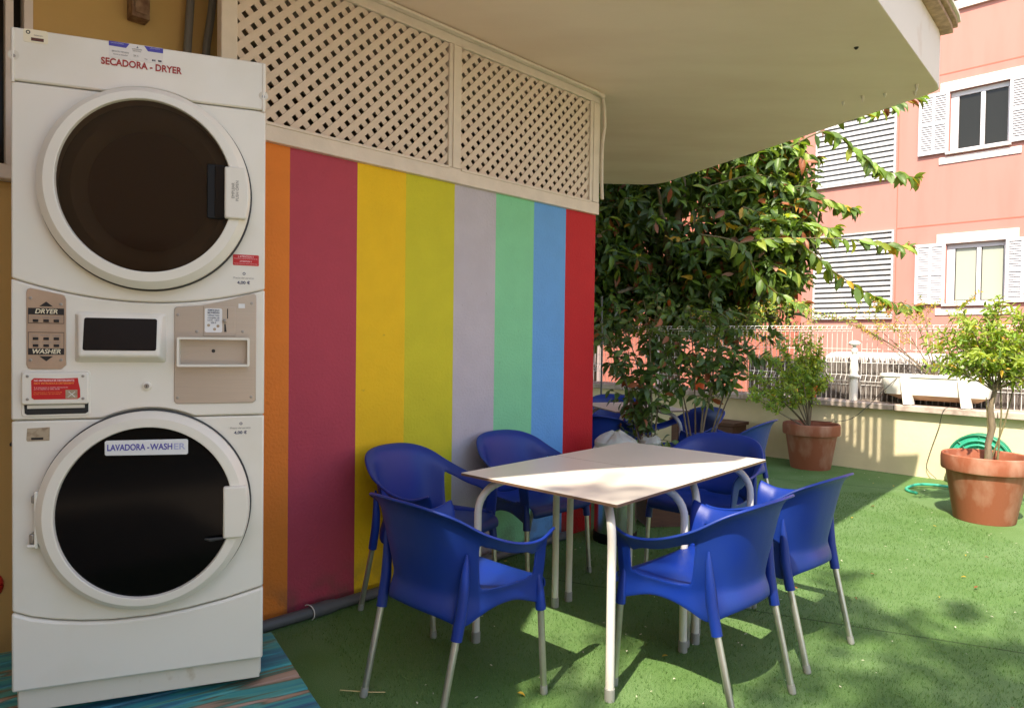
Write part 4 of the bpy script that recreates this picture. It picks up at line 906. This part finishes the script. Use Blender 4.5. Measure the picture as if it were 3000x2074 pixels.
# ornate white post
op = thing('ornamental_post', 'ornate white turned post with a ball and flat cap standing on the boundary wall', 'post', RW+fd*.085+nin*.13+Vector((0, 0, .713)), 0)
mb = MB(); mb.lathe([(0, 0), (.042, 0), (.042, .23), (.036, .24)], 20); mb.build('base', M['plastic_white'], op, smooth=True)
mb = MB(); mb.lathe([(.036, .241), (.062, .25), (.066, .265), (.040, .28), (.040, .31), (.048, .33), (.042, .38), (.034, .44), (.030, .48), (.022, .50), (.030, .515), (.036, .54), (.030, .565), (.018, .575)], 24); mb.build('shaft', M['plastic_white'], op, smooth=True)
mb = MB(); mb.lathe([(.018, .576), (.020, .59), (.056, .60), (.062, .615), (.050, .635), (.02, .645), (0, .648)], 24); mb.build('cap', M['plastic_white'], op, smooth=True)
# reed screen behind the fence
mb = MB(); n = 900; rs = random.Random(9)
for k in range(n):
    x = -1.2+k*6.0/n; h = 1.165+rs.uniform(-.03, .02); r = .0045; y = .31+rs.uniform(-.006, .006); dx = rs.uniform(-.03, .03)
    mb.tube([(x, y, .5), (x+dx*.5, y, .85), (x+dx, y, h)], [r, r, r*.8], 3, False)
mb.box(-1.2, 4.8, .318, .326, .5, 1.12)
o = mb.build('reed_screen', M['reed']); place(o); tag(o, 'grey brown dry reed screen fixed behind the white wire fence', 'screen')
# white trough
tg = thing('plant_trough', 'long white plastic trough on bracket feet standing on the wall coping', 'planter', RW+Vector((0, 0, .717)), -A45)
def loop(x0, x1, y0, y1, z, r): return [(x, y, z) for x, y in rrect(x0, x1, y0, y1, r, 4)]
rows = [loop(.55, 1.22, .09, .19, .045, .03), loop(.42, 1.32, -.005, .27, .10, .05), loop(.40, 1.345, -.016, .28, .20, .05), loop(.385, 1.36, -.022, .30, .275, .05), loop(.375, 1.37, -.032, .31, .279, .05), loop(.375, 1.37, -.032, .31, .305, .05), loop(.39, 1.355, -.015, .295, .307, .05), loop(.40, 1.345, -.005, .285, .26, .05)]
n = len(rows[0]); mb = MB(); mb.add([v for r_ in rows[1:] for v in r_], [(j*n+k, j*n+(k+1) % n, (j+1)*n+(k+1) % n, (j+1)*n+k) for j in range(len(rows)-2) for k in range(n)]); mb.build('tub', M['plastic_white'], tg, smooth=True, angle=40)
mb = MB(); mb.add(rows[0]+rows[1], [tuple(range(n-1, -1, -1))]+[(k, (k+1) % n, n+(k+1) % n, n+k) for k in range(n)]); mb.build('underside', M['plastic_dirt'], tg, smooth=True, angle=40)
mb = MB(); mb.prism_xy([(x, y) for x, y, z in loop(.40, 1.345, -.005, .285, 0, .05)], .262, .268); mb.build('soil', M['soil'], tg)
for x in (.60, 1.10):
    mb = MB(); mb.add([(x-.02, -.040, .27), (x+.065, -.040, .27), (x+.02, -.062, .0), (x+.10, -.062, .0), (x-.02, -.02, .27), (x+.065, -.02, .27), (x+.02, .05, .0), (x+.10, .05, .0)], [(0, 2, 3, 1), (4, 5, 7, 6), (0, 1, 5, 4), (2, 6, 7, 3), (0, 4, 6, 2), (1, 3, 7, 5)]); mb.build('bracket', M['plastic_white'], tg, bevel=.004)
random.seed(21)
tb = RW+fd*.86+nin*.13+Vector((0, 0, .98))
YM = ['leaf_yellow', 'leaf_lime', 'leaf_light', 'leaf_rust']
def rel(s, off, z): q = RW+fd*s+nin*off; return (q.x, q.y, z)
shrub('climbing_shrub', 'thin bare branched shrub with sparse yellow leaves growing from the white trough', 'shrub', tuple(tb),
      [rel(.2, .2, 1.45), rel(-.15, .3, 1.62), rel(.45, .1, 1.5), rel(.75, .1, 1.7), rel(1.1, .2, 1.75), rel(1.35, .2, 1.62), rel(-.35, .3, 1.66), rel(.0, .3, 1.70), rel(.3, .3, 1.74), rel(.55, .3, 1.68)],
      None, [3, 4, 1, .8], YM, .034, .016, .18, 7, .1, .006, 10, leaf_low=.55, wig=.08)
# orange pots on the coping
for (s, off, h, r_, lab, lab2) in ((-.36, .06, .135, .095, 'small orange plastic pot on the wall coping beside the ornamental post', 'green leafy plant in the small orange pot on the wall'), (-1.75, .08, .11, .08, 'small orange plastic pot on the shaded wall coping behind the dark shrubs', 'low plant in the shaded orange pot behind the dark shrubs')):
    q = RW+fd*s+nin*off+Vector((0, 0, .717)); pot('flower_pot', lab, tuple(q), r_, r_*.7, h, 'orange pots on the wall', 'orange_pot')
    b = q+Vector((0, 0, h*.85)); shrub('potted_plant', lab2, 'plant', tuple(b), [tuple(b+Vector((math.cos(a)*.10, math.sin(a)*.10, .16+.12*random.random()))) for a in (0, .9, 1.8, 2.7, 3.6, 4.5, 5.4)]+[tuple(b+Vector((0, 0, .40)))], None, [3, 4, 2, .2], LG, .045, .022, .10, 5, .2, .004, 7, leaf_low=.2)
# cables draped from wall
for k, (pts, lab) in enumerate(((
    [rel(.55, -.02, .98), rel(.40, -.085, .80), rel(.30, -.09, .68), rel(.12, -.15, .52), rel(-.25, -.12, .47), rel(-.5, -.1, .47)], 'thin dark wire hanging from the trough down towards the bushy pot'),
    ([rel(1.02, -.05, .725), rel(.98, -.085, .68), rel(.93, -.03, .5), rel(.86, -.02, .25), rel(.84, -.03, .1), rel(.93, -.05, .012)], 'thin dark wire hanging down the sunny wall to the turf'))):
    mb = MB(); P = [Vector(p) for p in pts]; sp = []
    for i in range(len(P)-1):
        for j in range(6): 
            t = j/6; a = P[max(i-1, 0)]; b = P[i]; c = P[i+1]; d = P[min(i+2, len(P)-1)]
            sp.append(.5*((2*b)+(c-a)*t+(2*a-5*b+4*c-d)*t*t+(3*b-a-3*c+d)*t**3))
    sp.append(P[-1]); mb.tube(sp, .0032, 6); tag(mb.build('wire', M['gasket'], smooth=True), lab, 'wire', 'loose wires on the boundary wall')
# hose reel and hose
hr = thing('hose_reel', 'round green hose reel leaning on the sunny wall behind the potted tree', 'hose reel', rel(1.30, -.14, .25), -A45); hr.scale = (.92, .92, .92)
mb = MB(); n = 40
def ringy(r, y, rt, mbx, mi=0): mbx.tube([(r*math.cos(2*math.pi*k/n), y, r*math.sin(2*math.pi*k/n)) for k in range(n+1)], rt, 8, False, mi)
for r in (.265,): ringy(r, -.07, .012, mb); ringy(r, .07, .012, mb)
for k in range(8):
    a = 2*math.pi*k/8; mb.tube([(0, -.07, 0), (.26*math.cos(a), -.07, .26*math.sin(a))], .008, 6)
mb.lathe([(.0, -.066), (.25, -.066)], 32)
o_ = mb.build('flange', M['hose_dark'], hr, smooth=True)
mb = MB(); mb.prism_xz(ell(0, 0, .262, .262, 40), -.064, -.060); mb.prism_xz(ell(0, 0, .262, .262, 40), .060, .064); mb.build('disc', M['hose'], hr)
mb = MB()
for r in (.10, .13, .16, .19, .22, .245):
    for y in (-.04, -.015, .015, .04): ringy(r, y, .013, mb)
for r in (.12, .165, .21): ringy(r, -.078, .011, mb)
mb.build('coiled_hose', M['hose'], hr, smooth=True)
mb = MB(); hp = [(3.60, 6.02, .013), (3.575, 6.11, .014), (3.63, 6.22, .016), (3.78, 6.30, .03), (3.95, 6.28, .03), (4.1, 6.18, .02), (4.22, 6.05, .014), (4.35, 6.1, .014), (4.4, 6.3, .05), (4.42, 6.36, .2)]
P = [Vector(p) for p in hp]; sp = []
for i in range(len(P)-1):
    for j in range(6):
        t = j/6; a = P[max(i-1, 0)]; b = P[i]; c = P[i+1]; d = P[min(i+2, len(P)-1)]; sp.append(.5*((2*b)+(c-a)*t+(2*a-5*b+4*c-d)*t*t+(3*b-a-3*c+d)*t**3))
sp.append(P[-1]); mb.tube(sp, .0125, 10); tag(mb.build('garden_hose', M['hose'], smooth=True), 'loose end of green hose curling over the sunny turf', 'hose')
# dark timber planter by the shaded wall
pt = thing('timber_planter', 'low dark timber planter against the shaded yellow wall', 'planter', rel(-1.35, -.30, 0), -A45)
mb = MB(); mb.box(-.45, .35, -.17, .17, 0, .36); mb.build('box', M['brown_box'], pt, bevel=.006); mb = MB(); mb.box(-.47, .37, -.19, .19, .362, .40); mb.build('rim', M['brown_box'], pt, bevel=.004)
# straw on turf
mb = MB(); mb.tube([(-.62, 2.50, .016), (-.50, 2.485, .018), (-.45, 2.49, .016)], .0022, 5); tag(mb.build('straw', M['straw']), 'thin dry straw lying by the rear foot of the front left chair', 'straw')

# ================================================================ APARTMENT BUILDING across the street
ab = thing('apartment_building', 'salmon pink apartment building with white shutters and louvred panels', 'building', FP, -A45)
# local x along facade, y into building; openings are laid as recessed frames
mb = MB()
def wallrect(x0, x1, z0, z1, y=0, mi=0): mb.add([(x0, y, z0), (x1, y, z0), (x1, y, z1), (x0, y, z1)], [(0, 1, 2, 3)], mi)
WX0, WX1 = .19, 1.12
xs = [-2.50, WX0, WX1, 3.49, 4.42, 20]
zs = [(-.3, 2.10), (2.10, 3.22), (3.22, 4.93), (4.93, 6.05), (6.05, 9.5)]
for i in range(5):
    for j, (z0, z1) in enumerate(zs):
        if i in (1, 3) and j in (1, 3): 
            mb.add([(xs[i], 0, z0), (xs[i], .14, z0), (xs[i], .14, z1), (xs[i], 0, z1)], [(0, 1, 2, 3)]); mb.add([(xs[i+1], 0, z0), (xs[i+1], .14, z0), (xs[i+1], .14, z1), (xs[i+1], 0, z1)], [(3, 2, 1, 0)])
            mb.add([(xs[i], 0, z0), (xs[i+1], 0, z0), (xs[i+1], .14, z0), (xs[i], .14, z0)], [(0, 1, 2, 3)]); mb.add([(xs[i], 0, z1), (xs[i+1], 0, z1), (xs[i+1], .14, z1), (xs[i], .14, z1)], [(3, 2, 1, 0)]); continue
        wallrect(xs[i], xs[i+1], z0, z1)
mb.add([(-2.5, 0, -.3), (-2.5, 1.4, -.3), (-2.5, 1.4, 9.5), (-2.5, 0, 9.5)], [(3, 2, 1, 0)])
mb.build('wall', M['pink'], ab)
mb = MB(); mb.add([(-16, 1.4, -.3), (-2.5, 1.4, -.3), (-2.5, 1.4, 9.5), (-16, 1.4, 9.5)], [(0, 1, 2, 3)]); mb.add([(-16, 1.402, 9.5), (20, .002, 9.5), (20, 8, 9.5), (-16, 8, 9.5)], [(0, 1, 2, 3)]); mb.add([(-16, 8, -.3), (20, 8, -.3), (20, 8, 9.5), (-16, 8, 9.5)], [(3, 2, 1, 0)]); mb.build('recessed_wall', M['pink_shade_joint'], ab)
for z in (3.60, 6.41): 
    mb = MB(); mb.box(-.66, 20, -.004, 0, z-.012, z+.012); mb.build('expansion_joint', M['pink_shade_joint'], ab)
mb = MB(); mb.box(-.675, -.66, -.004, 0, -.3, 9.4); mb.build('expansion_joint', M['pink_shade_joint'], ab)
def window(x, z, pm):
    """x,z = lower left of the opening, .93 x 1.12"""
    w_, h_ = .93, 1.12
    mb = MB(); mb.box(x-.16, x+w_+.18, -.03, .0-.001, z+h_+.002, z+h_+.19); mb.build('lintel', M['white_wall'], ab, bevel=.004)
    mb = MB(); mb.box(x, x+w_, .055, .12, z, z+.055); mb.box(x, x+w_, .055, .12, z+h_-.09, z+h_); mb.box(x, x+.13, .055, .12, z+.056, z+h_-.091); mb.box(x+w_-.045, x+w_, .055, .12, z+.056, z+h_-.091)
    xm = x+.13+(w_-.175)/2; mb.box(xm-.035, xm+.035, .05, .118, z+.057, z+h_-.092); fr = mb.build('window', M['shutter'], ab, bevel=.004)
    for a, b in ((x+.132, xm-.036), (xm+.036, x+w_-.047)):
        mb = MB(); mb.box(a, b, .085, .095, z+.057, z+h_-.092); mb.build('pane', pm, fr)
        mb = MB(); mb.box(a, a+.012, .074, .083, z+.057, z+h_-.092); mb.box(b-.012, b, .074, .083, z+.057, z+h_-.092); mb.box(a+.013, b-.013, .074, .083, z+.057, z+.07); mb.build('gasket', M['gap'], fr)
    mb = MB(); mb.box(x-.05, x+w_+.03, -.07, .054, z-.045, z-.002); mb.build('sill', M['white_wall'], ab, bevel=.004)
    mb = MB(); mb.box(x-.16, x+w_+.18, -.02, -.001, z-.21, z-.08); mb.build('apron', M['white_wall'], ab, bevel=.004)
    for x0 in (x-.505, x+w_-.005):
        mb = MB(); x1 = x0+.50; y0, y1 = -.060, -.025; z0, z1 = z+.0, z+h_+.02
        xm = (x0+x1)/2; bars = [(x0, x0+.05), (xm-.022, xm+.022), (x1-.05, x1)]
        for a, b in bars: mb.box(a, b, y0, y1, z0, z1)
        for za, zb_ in ((z0, z0+.06), ((z0+z1)/2-.03, (z0+z1)/2+.03), (z1-.06, z1)):
            for a, b in ((x0+.051, xm-.023), (xm+.023, x1-.051)): mb.box(a, b, y0+.001, y1-.001, za, zb_)
        for za, zb_ in ((z0+.06, (z0+z1)/2-.03), ((z0+z1)/2+.03, z1-.06)):
            n = 11
            for a, b in ((x0+.051, xm-.023), (xm+.023, x1-.051)):
                for k in range(n):
                    zz_ = za+(k+.5)*(zb_-za)/n; s_ = (zb_-za)/n*.52
                    mb.add([(a, y0+.004, zz_-s_), (b, y0+.004, zz_-s_), (b, y1-.004, zz_+s_), (a, y1-.004, zz_+s_)], [(0, 1, 2, 3)])
        sh_ = mb.build('shutter', M['shutter'], ab)
        mb = MB(); mb.tube([((x0 if x0 < x else x1), -.02, z0+.12), ((x0 if x0 < x else x1), -.02, z0+.17)], .01, 6); mb.tube([((x0 if x0 < x else x1), -.02, z1-.17), ((x0 if x0 < x else x1), -.02, z1-.12)], .01, 6); mb.build('hinge', M['screw'], sh_)
window(.19, 2.10, M['pane_pale']); window(.19, 4.93, M['pane_dark']); window(3.49, 2.10, M['pane_pale']); window(3.49, 4.93, M['pane_dark'])
mb = MB(); mb.box(-.06, 1.3, -.06, -.001, 7.54, 7.70); mb.box(.0, 1.2, -.10, -.002, 7.74, 7.80); mb.build('upper_sill', M['white_wall'], ab)
for z0, z1 in ((1.83, 3.58), (4.58, 6.35)):
    mb = MB(); x0, x1 = -2.24, -.70
    mb.box(x0, x0+.035, -.06, -.001, z0, z1); mb.box(x1-.035, x1, -.06, -.001, z0, z1); mb.box(x0+.036, x1-.036, -.06, -.001, z0, z0+.035); mb.box(x0+.036, x1-.036, -.06, -.001, z1-.03, z1)
    lf = mb.build('louvre_frame', M['louvre'], ab)
    mb = MB(); mb.box(x0+.036, x1-.036, -.006, -.002, z0+.036, z1-.031); mb.build('louvre_backing', M['conduit'], lf)
    mb = MB(); n = 16; pz = (z1-z0-.07)/n
    for k in range(n):
        zz_ = z0+.045+k*pz; mb.add([(x0+.037, -.055, zz_), (x1-.037, -.055, zz_), (x1-.037, -.052, zz_+pz*.30), (x0+.037, -.052, zz_+pz*.30), (x0+.037, -.012, zz_+pz*(.72 if z0 < 3 else .90)), (x1-.037, -.012, zz_+pz*(.72 if z0 < 3 else .90))], [(0, 1, 2, 3), (3, 2, 5, 4)])
    mb.build('louvre_blades', M['louvre'], lf)
# white low wall across the street
gw = MB(); P = [(-1.62, -.25), (9, -.25), (9, 1.17), (-1.35, 1.17), (-1.5, 1.15), (-1.6, 1.08)]
gw.prism_xz(P, -1.0, -.8); o = gw.build('street_wall', M['white_wall'], bevel=.02); o.location = FP; o.rotation_euler = (0, 0, -A45); tag(o, 'low white wall with a rounded end in front of the apartment building', 'wall')
# gate pillar and blocks glimpsed through leaves at left
o = MB(); o.box(-9.6, -9.0, -1.2, -.8, -.25, 1.6); o.box(-8.2, -7.7, -.6, -.2, -.25, 2.2); o = o.build('gate_pillar', M['white_wall'], bevel=.02); o.location = FP; o.rotation_euler = (0, 0, -A45); tag(o, 'white gate pillars glimpsed through the leaves beside the red stripe', 'pillar')

# ================================================================ RUBBER TREE beyond the wall
random.seed(5)
FM = ['leaf_dark', 'leaf_mid', 'leaf_light', 'leaf_yellow', 'leaf_rust', 'leaf_pale', 'leaf_lime']
rt = thing('rubber_tree', 'large rubber tree with broad glossy leaves, some yellow and rust, beyond the fence', 'tree', (2.3, 10.0, -.25))
O = Vector((2.3, 10.0, -.25)); tk = MB(); lv = Leaves(); tw = MB()
def limb(p0, p1, r0_, r1_, sag=.2):
    p0 = Vector(p0); p1 = Vector(p1); pts = [p0.lerp(p1, i/8)+rv()*.04+Vector((0, 0, sag*math.sin(i/8*3.14))) for i in range(9)]; pts[0] = p0
    tk.tube(pts, [r0_+(r1_-r0_)*i/8 for i in range(9)], 8, False); return pts
fork = Vector((.1, 0, 1.9)); tk.tube([(0, 0, 0), (.05, 0, .6), (0, .05, 1.2), fork], [.19, .15, .14, .13], 12)
ends = [(-1.2, -.3, 3.2), (-.8, .4, 4.2), (0, -.6, 4.4), (.7, -.2, 4.4), (1.2, -.4, 3.6), (.2, -.9, 2.8), (-.9, -.7, 2.2), (1.0, -.8, 2.5), (.3, .6, 4.8), (-.4, -.9, 3.6)]
paths = [limb(fork, e, .07, .015) for e in ends]
C0 = [(Vector((-.35, -.1, 2.9)), (1.25, .9, 1.6)), (Vector((.75, -.1, 3.3)), (1.15, .8, 1.5)), (Vector((-.1, .1, 4.4)), (1.9, .9, .9)), (Vector((.5, -.35, 2.35)), (1.1, .6, .65)), (Vector((1.15, -.6, 3.6)), (.6, .5, .8)), (Vector((-1.15, -.2, 2.5)), (.55, .6, 1.1)), (Vector((-.9, .1, 3.3)), (.7, .6, .9)), (Vector((1.1, -.8, 2.8)), (.5, .5, .5))]
nt_ = 0
while nt_ < 1750:
    c_, r_ = random.choice(C0); v = rv()
    if v.length > 1 or v.length < .35: continue
    p = c_+Vector((v.x*r_[0], v.y*r_[1], v.z*r_[2]))
    if p.z < 1.62+.1*math.sin(p.x*5): continue
    d = Vector((v.x, v.y-.25, v.z*.5+.1)); yel = random.random()
    ws = [6, 4, 1.2, .10, .25, .06, .2] if p.x < .6 else [3.5, 4.5, 2.4, .22, .35, .06, .6]
    twig(lv, tw, p-d.normalized()*.2, d, random.uniform(.28, .42), random.randint(9, 12), .20, .078, ws, .45, .007, .9, 4 if random.random() < .15 else None, bend=.2); nt_ += 1
def branch(pts, n, ws, L=.215, hang=.75, r=.012):
    P = [Vector(p)-O for p in pts]; sp = []
    for i in range(len(P)-1):
        for j in range(8):
            t = j/8; a = P[max(i-1, 0)]; b = P[i]; c = P[i+1]; d = P[min(i+2, len(P)-1)]; sp.append(.5*((2*b)+(c-a)*t+(2*a-5*b+4*c-d)*t*t+(3*b-a-3*c+d)*t**3))
    sp.append(P[-1]); m_ = len(sp); tw.tube(sp, [r*(1-.75*i/m_) for i in range(m_)], 6, False)
    for k in range(n):
        u = (k/n)**.8; i = min(int(u*(m_-1)), m_-2); p = sp[i]; dr_ = (sp[i+1]-sp[i]).normalized(); o = rv(); o.z = -abs(o.z)*hang-.35
        d = (o*.9+dr_*.6).normalized(); s = random.uniform(.65, 1.1)
        lv.add(p, d, Vector((0, -1, .6))+rv()*.8, L*s, .095*s, pick(ws))
    tipd = (sp[-1]-sp[-2]).normalized()
    for k in range(9): d = tipd+rv()*.9; lv.add(sp[-1], d, rv()+Vector((0, 0, 1)), L*random.uniform(.5, .8), .06, random.choice((1, 2, 4, 6, 2)))
BW = [2.0, 4.2, 3.6, .55, .35, .05, 1.2]
branch([(3.3, 9.3, 3.7), (4.02, 9.0, 4.09), (4.44, 9.0, 3.87), (4.79, 9.0, 3.62), (5.24, 9.0, 3.52)], 62, BW)
branch([(3.6, 9.3, 4.2), (4.2, 9.0, 4.30), (4.6, 9.0, 4.36), (5.0, 9.1, 4.48), (5.3, 9.1, 4.6)], 46, BW)
branch([(2.6, 9.2, 3.4), (3.19, 9.0, 3.52), (3.67, 9.0, 3.35), (4.1, 9.0, 3.20), (4.46, 9.0, 3.10)], 80, BW)
branch([(2.6, 9.2, 3.9), (3.2, 9.0, 4.0), (3.6, 9.0, 3.9), (3.95, 9.0, 3.75)], 60, BW)
branch([(2.5, 8.9, 2.5), (3.01, 8.6, 2.60), (3.52, 8.6, 2.64), (4.33, 8.6, 2.63), (4.95, 8.6, 2.54)], 64, BW)
branch([(3.1, 8.9, 2.9), (3.63, 8.6, 2.55), (4.07, 8.6, 2.2), (4.56, 8.6, 1.92), (5.05, 8.6, 1.80)], 60, BW)
branch([(2.4, 8.8, 2.7), (2.83, 8.6, 2.56), (3.08, 8.6, 2.16), (3.4, 8.6, 1.90), (3.65, 8.6, 1.82)], 46, BW)
branch([(3.0, 9.0, 3.1), (3.4, 8.9, 2.95), (3.8, 8.8, 2.85), (4.1, 8.8, 2.8)], 60, BW)
branch([(3.0, 9.0, 2.4), (3.3, 8.8, 2.35), (3.6, 8.8, 2.25), (3.75, 8.8, 2.15)], 40, BW)
tk.build('trunk', M['bark'], rt, smooth=True); tw.build('branches', M['twig'], rt, smooth=True); lv.build('crown', [M[x] for x in FM], rt)
# hedge and small bushes behind the fence on the left
random.seed(8)
def bush(label, c, rx, ry, rz, n, ws, ll, lw, mats=LG):
    t = thing('bush', label, 'bush', (c[0], c[1], -.25), 0, 'bushes beyond the fence'); lv_ = Leaves(); m_ = MB(); o = Vector((c[0], c[1], -.25))
    for k in range(5): e = Vector((random.uniform(-rx, rx)*.6, random.uniform(-ry, ry)*.6, c[2]+.25)); m_.tube([(0, 0, 0), e*.5+rv()*.05, e], [.02, .012, .006], 6)
    for k in range(n):
        v = rv().normalized()*random.uniform(.45, 1.0); p = Vector(c)-o+Vector((v.x*rx, v.y*ry, v.z*rz)); twig(lv_, m_, p, v+Vector((0, 0, .5)), .14, 7, ll, lw, ws, .1, .002, 1)
    m_.build('stem', M['bark'], t); lv_.build('foliage', [M[x] for x in mats], t)
bush('bright green bush beyond the fence, right behind the red stripe of the wall', (1.35, 10.6, 1.75), .35, .3, .55, 70, [3, 3, 1, .1], .07, .03)
bush('green bush showing over the top of the fence behind the dark shrubs', (2.1, 9.75, 1.55), .9, .25, .28, 130, [5, 2, .6, .2], .06, .026)
bush('yellowish bush over the fence above the bushy pot', (3.35, 8.5, 1.58), .55, .25, .2, 80, [2, 3, 2, .8], .045, .018)
bush('small rust tinged bush over the fence between the two green ones', (2.75, 9.0, 1.5), .5, .25, .22, 80, [3, 2, .6, .5], .055, .024)
mb = MB(); mb.tube([(1.17, 8.9, 0), (1.17, 8.9, 1.3), (1.16, 8.9, 1.9)], .012, 8); tag(mb.build('garden_stake', M['pvc']), 'thin dark upright stake by the shaded wall next to the red stripe', 'stake')

# shade tree behind the camera, dappling the sun over the near chairs
random.seed(31)
t = thing('shade_tree', 'tall leafy shade tree standing on the paving behind the viewer', 'tree', (-3.6, -5.6, 0)); lv = Leaves(); mb = MB(); tw = MB()
mb.tube([(0, 0, 0), (.05, 0, 2.2), (.1, .1, 4.4), (.3, .3, 6.6)], [.2, .16, .14, .12], 10)
for k in range(9):
    a = k*.7; mb.tube([(.3, .3, 6.6), (.8+.6*math.cos(a), .7+.6*math.sin(a), 8.2), (1.5+1.4*math.cos(a), 1.1+1.3*math.sin(a), 9.6+.3*math.sin(3*a))], [.08, .045, .012], 7)
mb.build('trunk', M['bark'], t, smooth=True)
for cc, rr_, n in (((1.3, 1.0, 9.5), (1.0, .8, .6), 46), ((2.6, 1.5, 9.6), (1.0, .7, .5), 46), ((.1, .5, 9.3), (.8, .6, .4), 26), ((1.6, .2, 9.6), (1.8, .8, .5), 60), ((4.4, 1.1, 9.6), (1.1, .8, .4), 34)):
    for _ in range(n):
        v = rv(); p = Vector((cc[0]+v.x*rr_[0], cc[1]+v.y*rr_[1], cc[2]+v.z*rr_[2])); twig(lv, tw, p, rv(), .40, 11, .19, .09, [3, 3, 1], .3, .004, 1)
tw.build('twig', M['twig'], t); lv.build('crown', [M['leaf_dark'], M['leaf_mid'], M['leaf_light']], t)
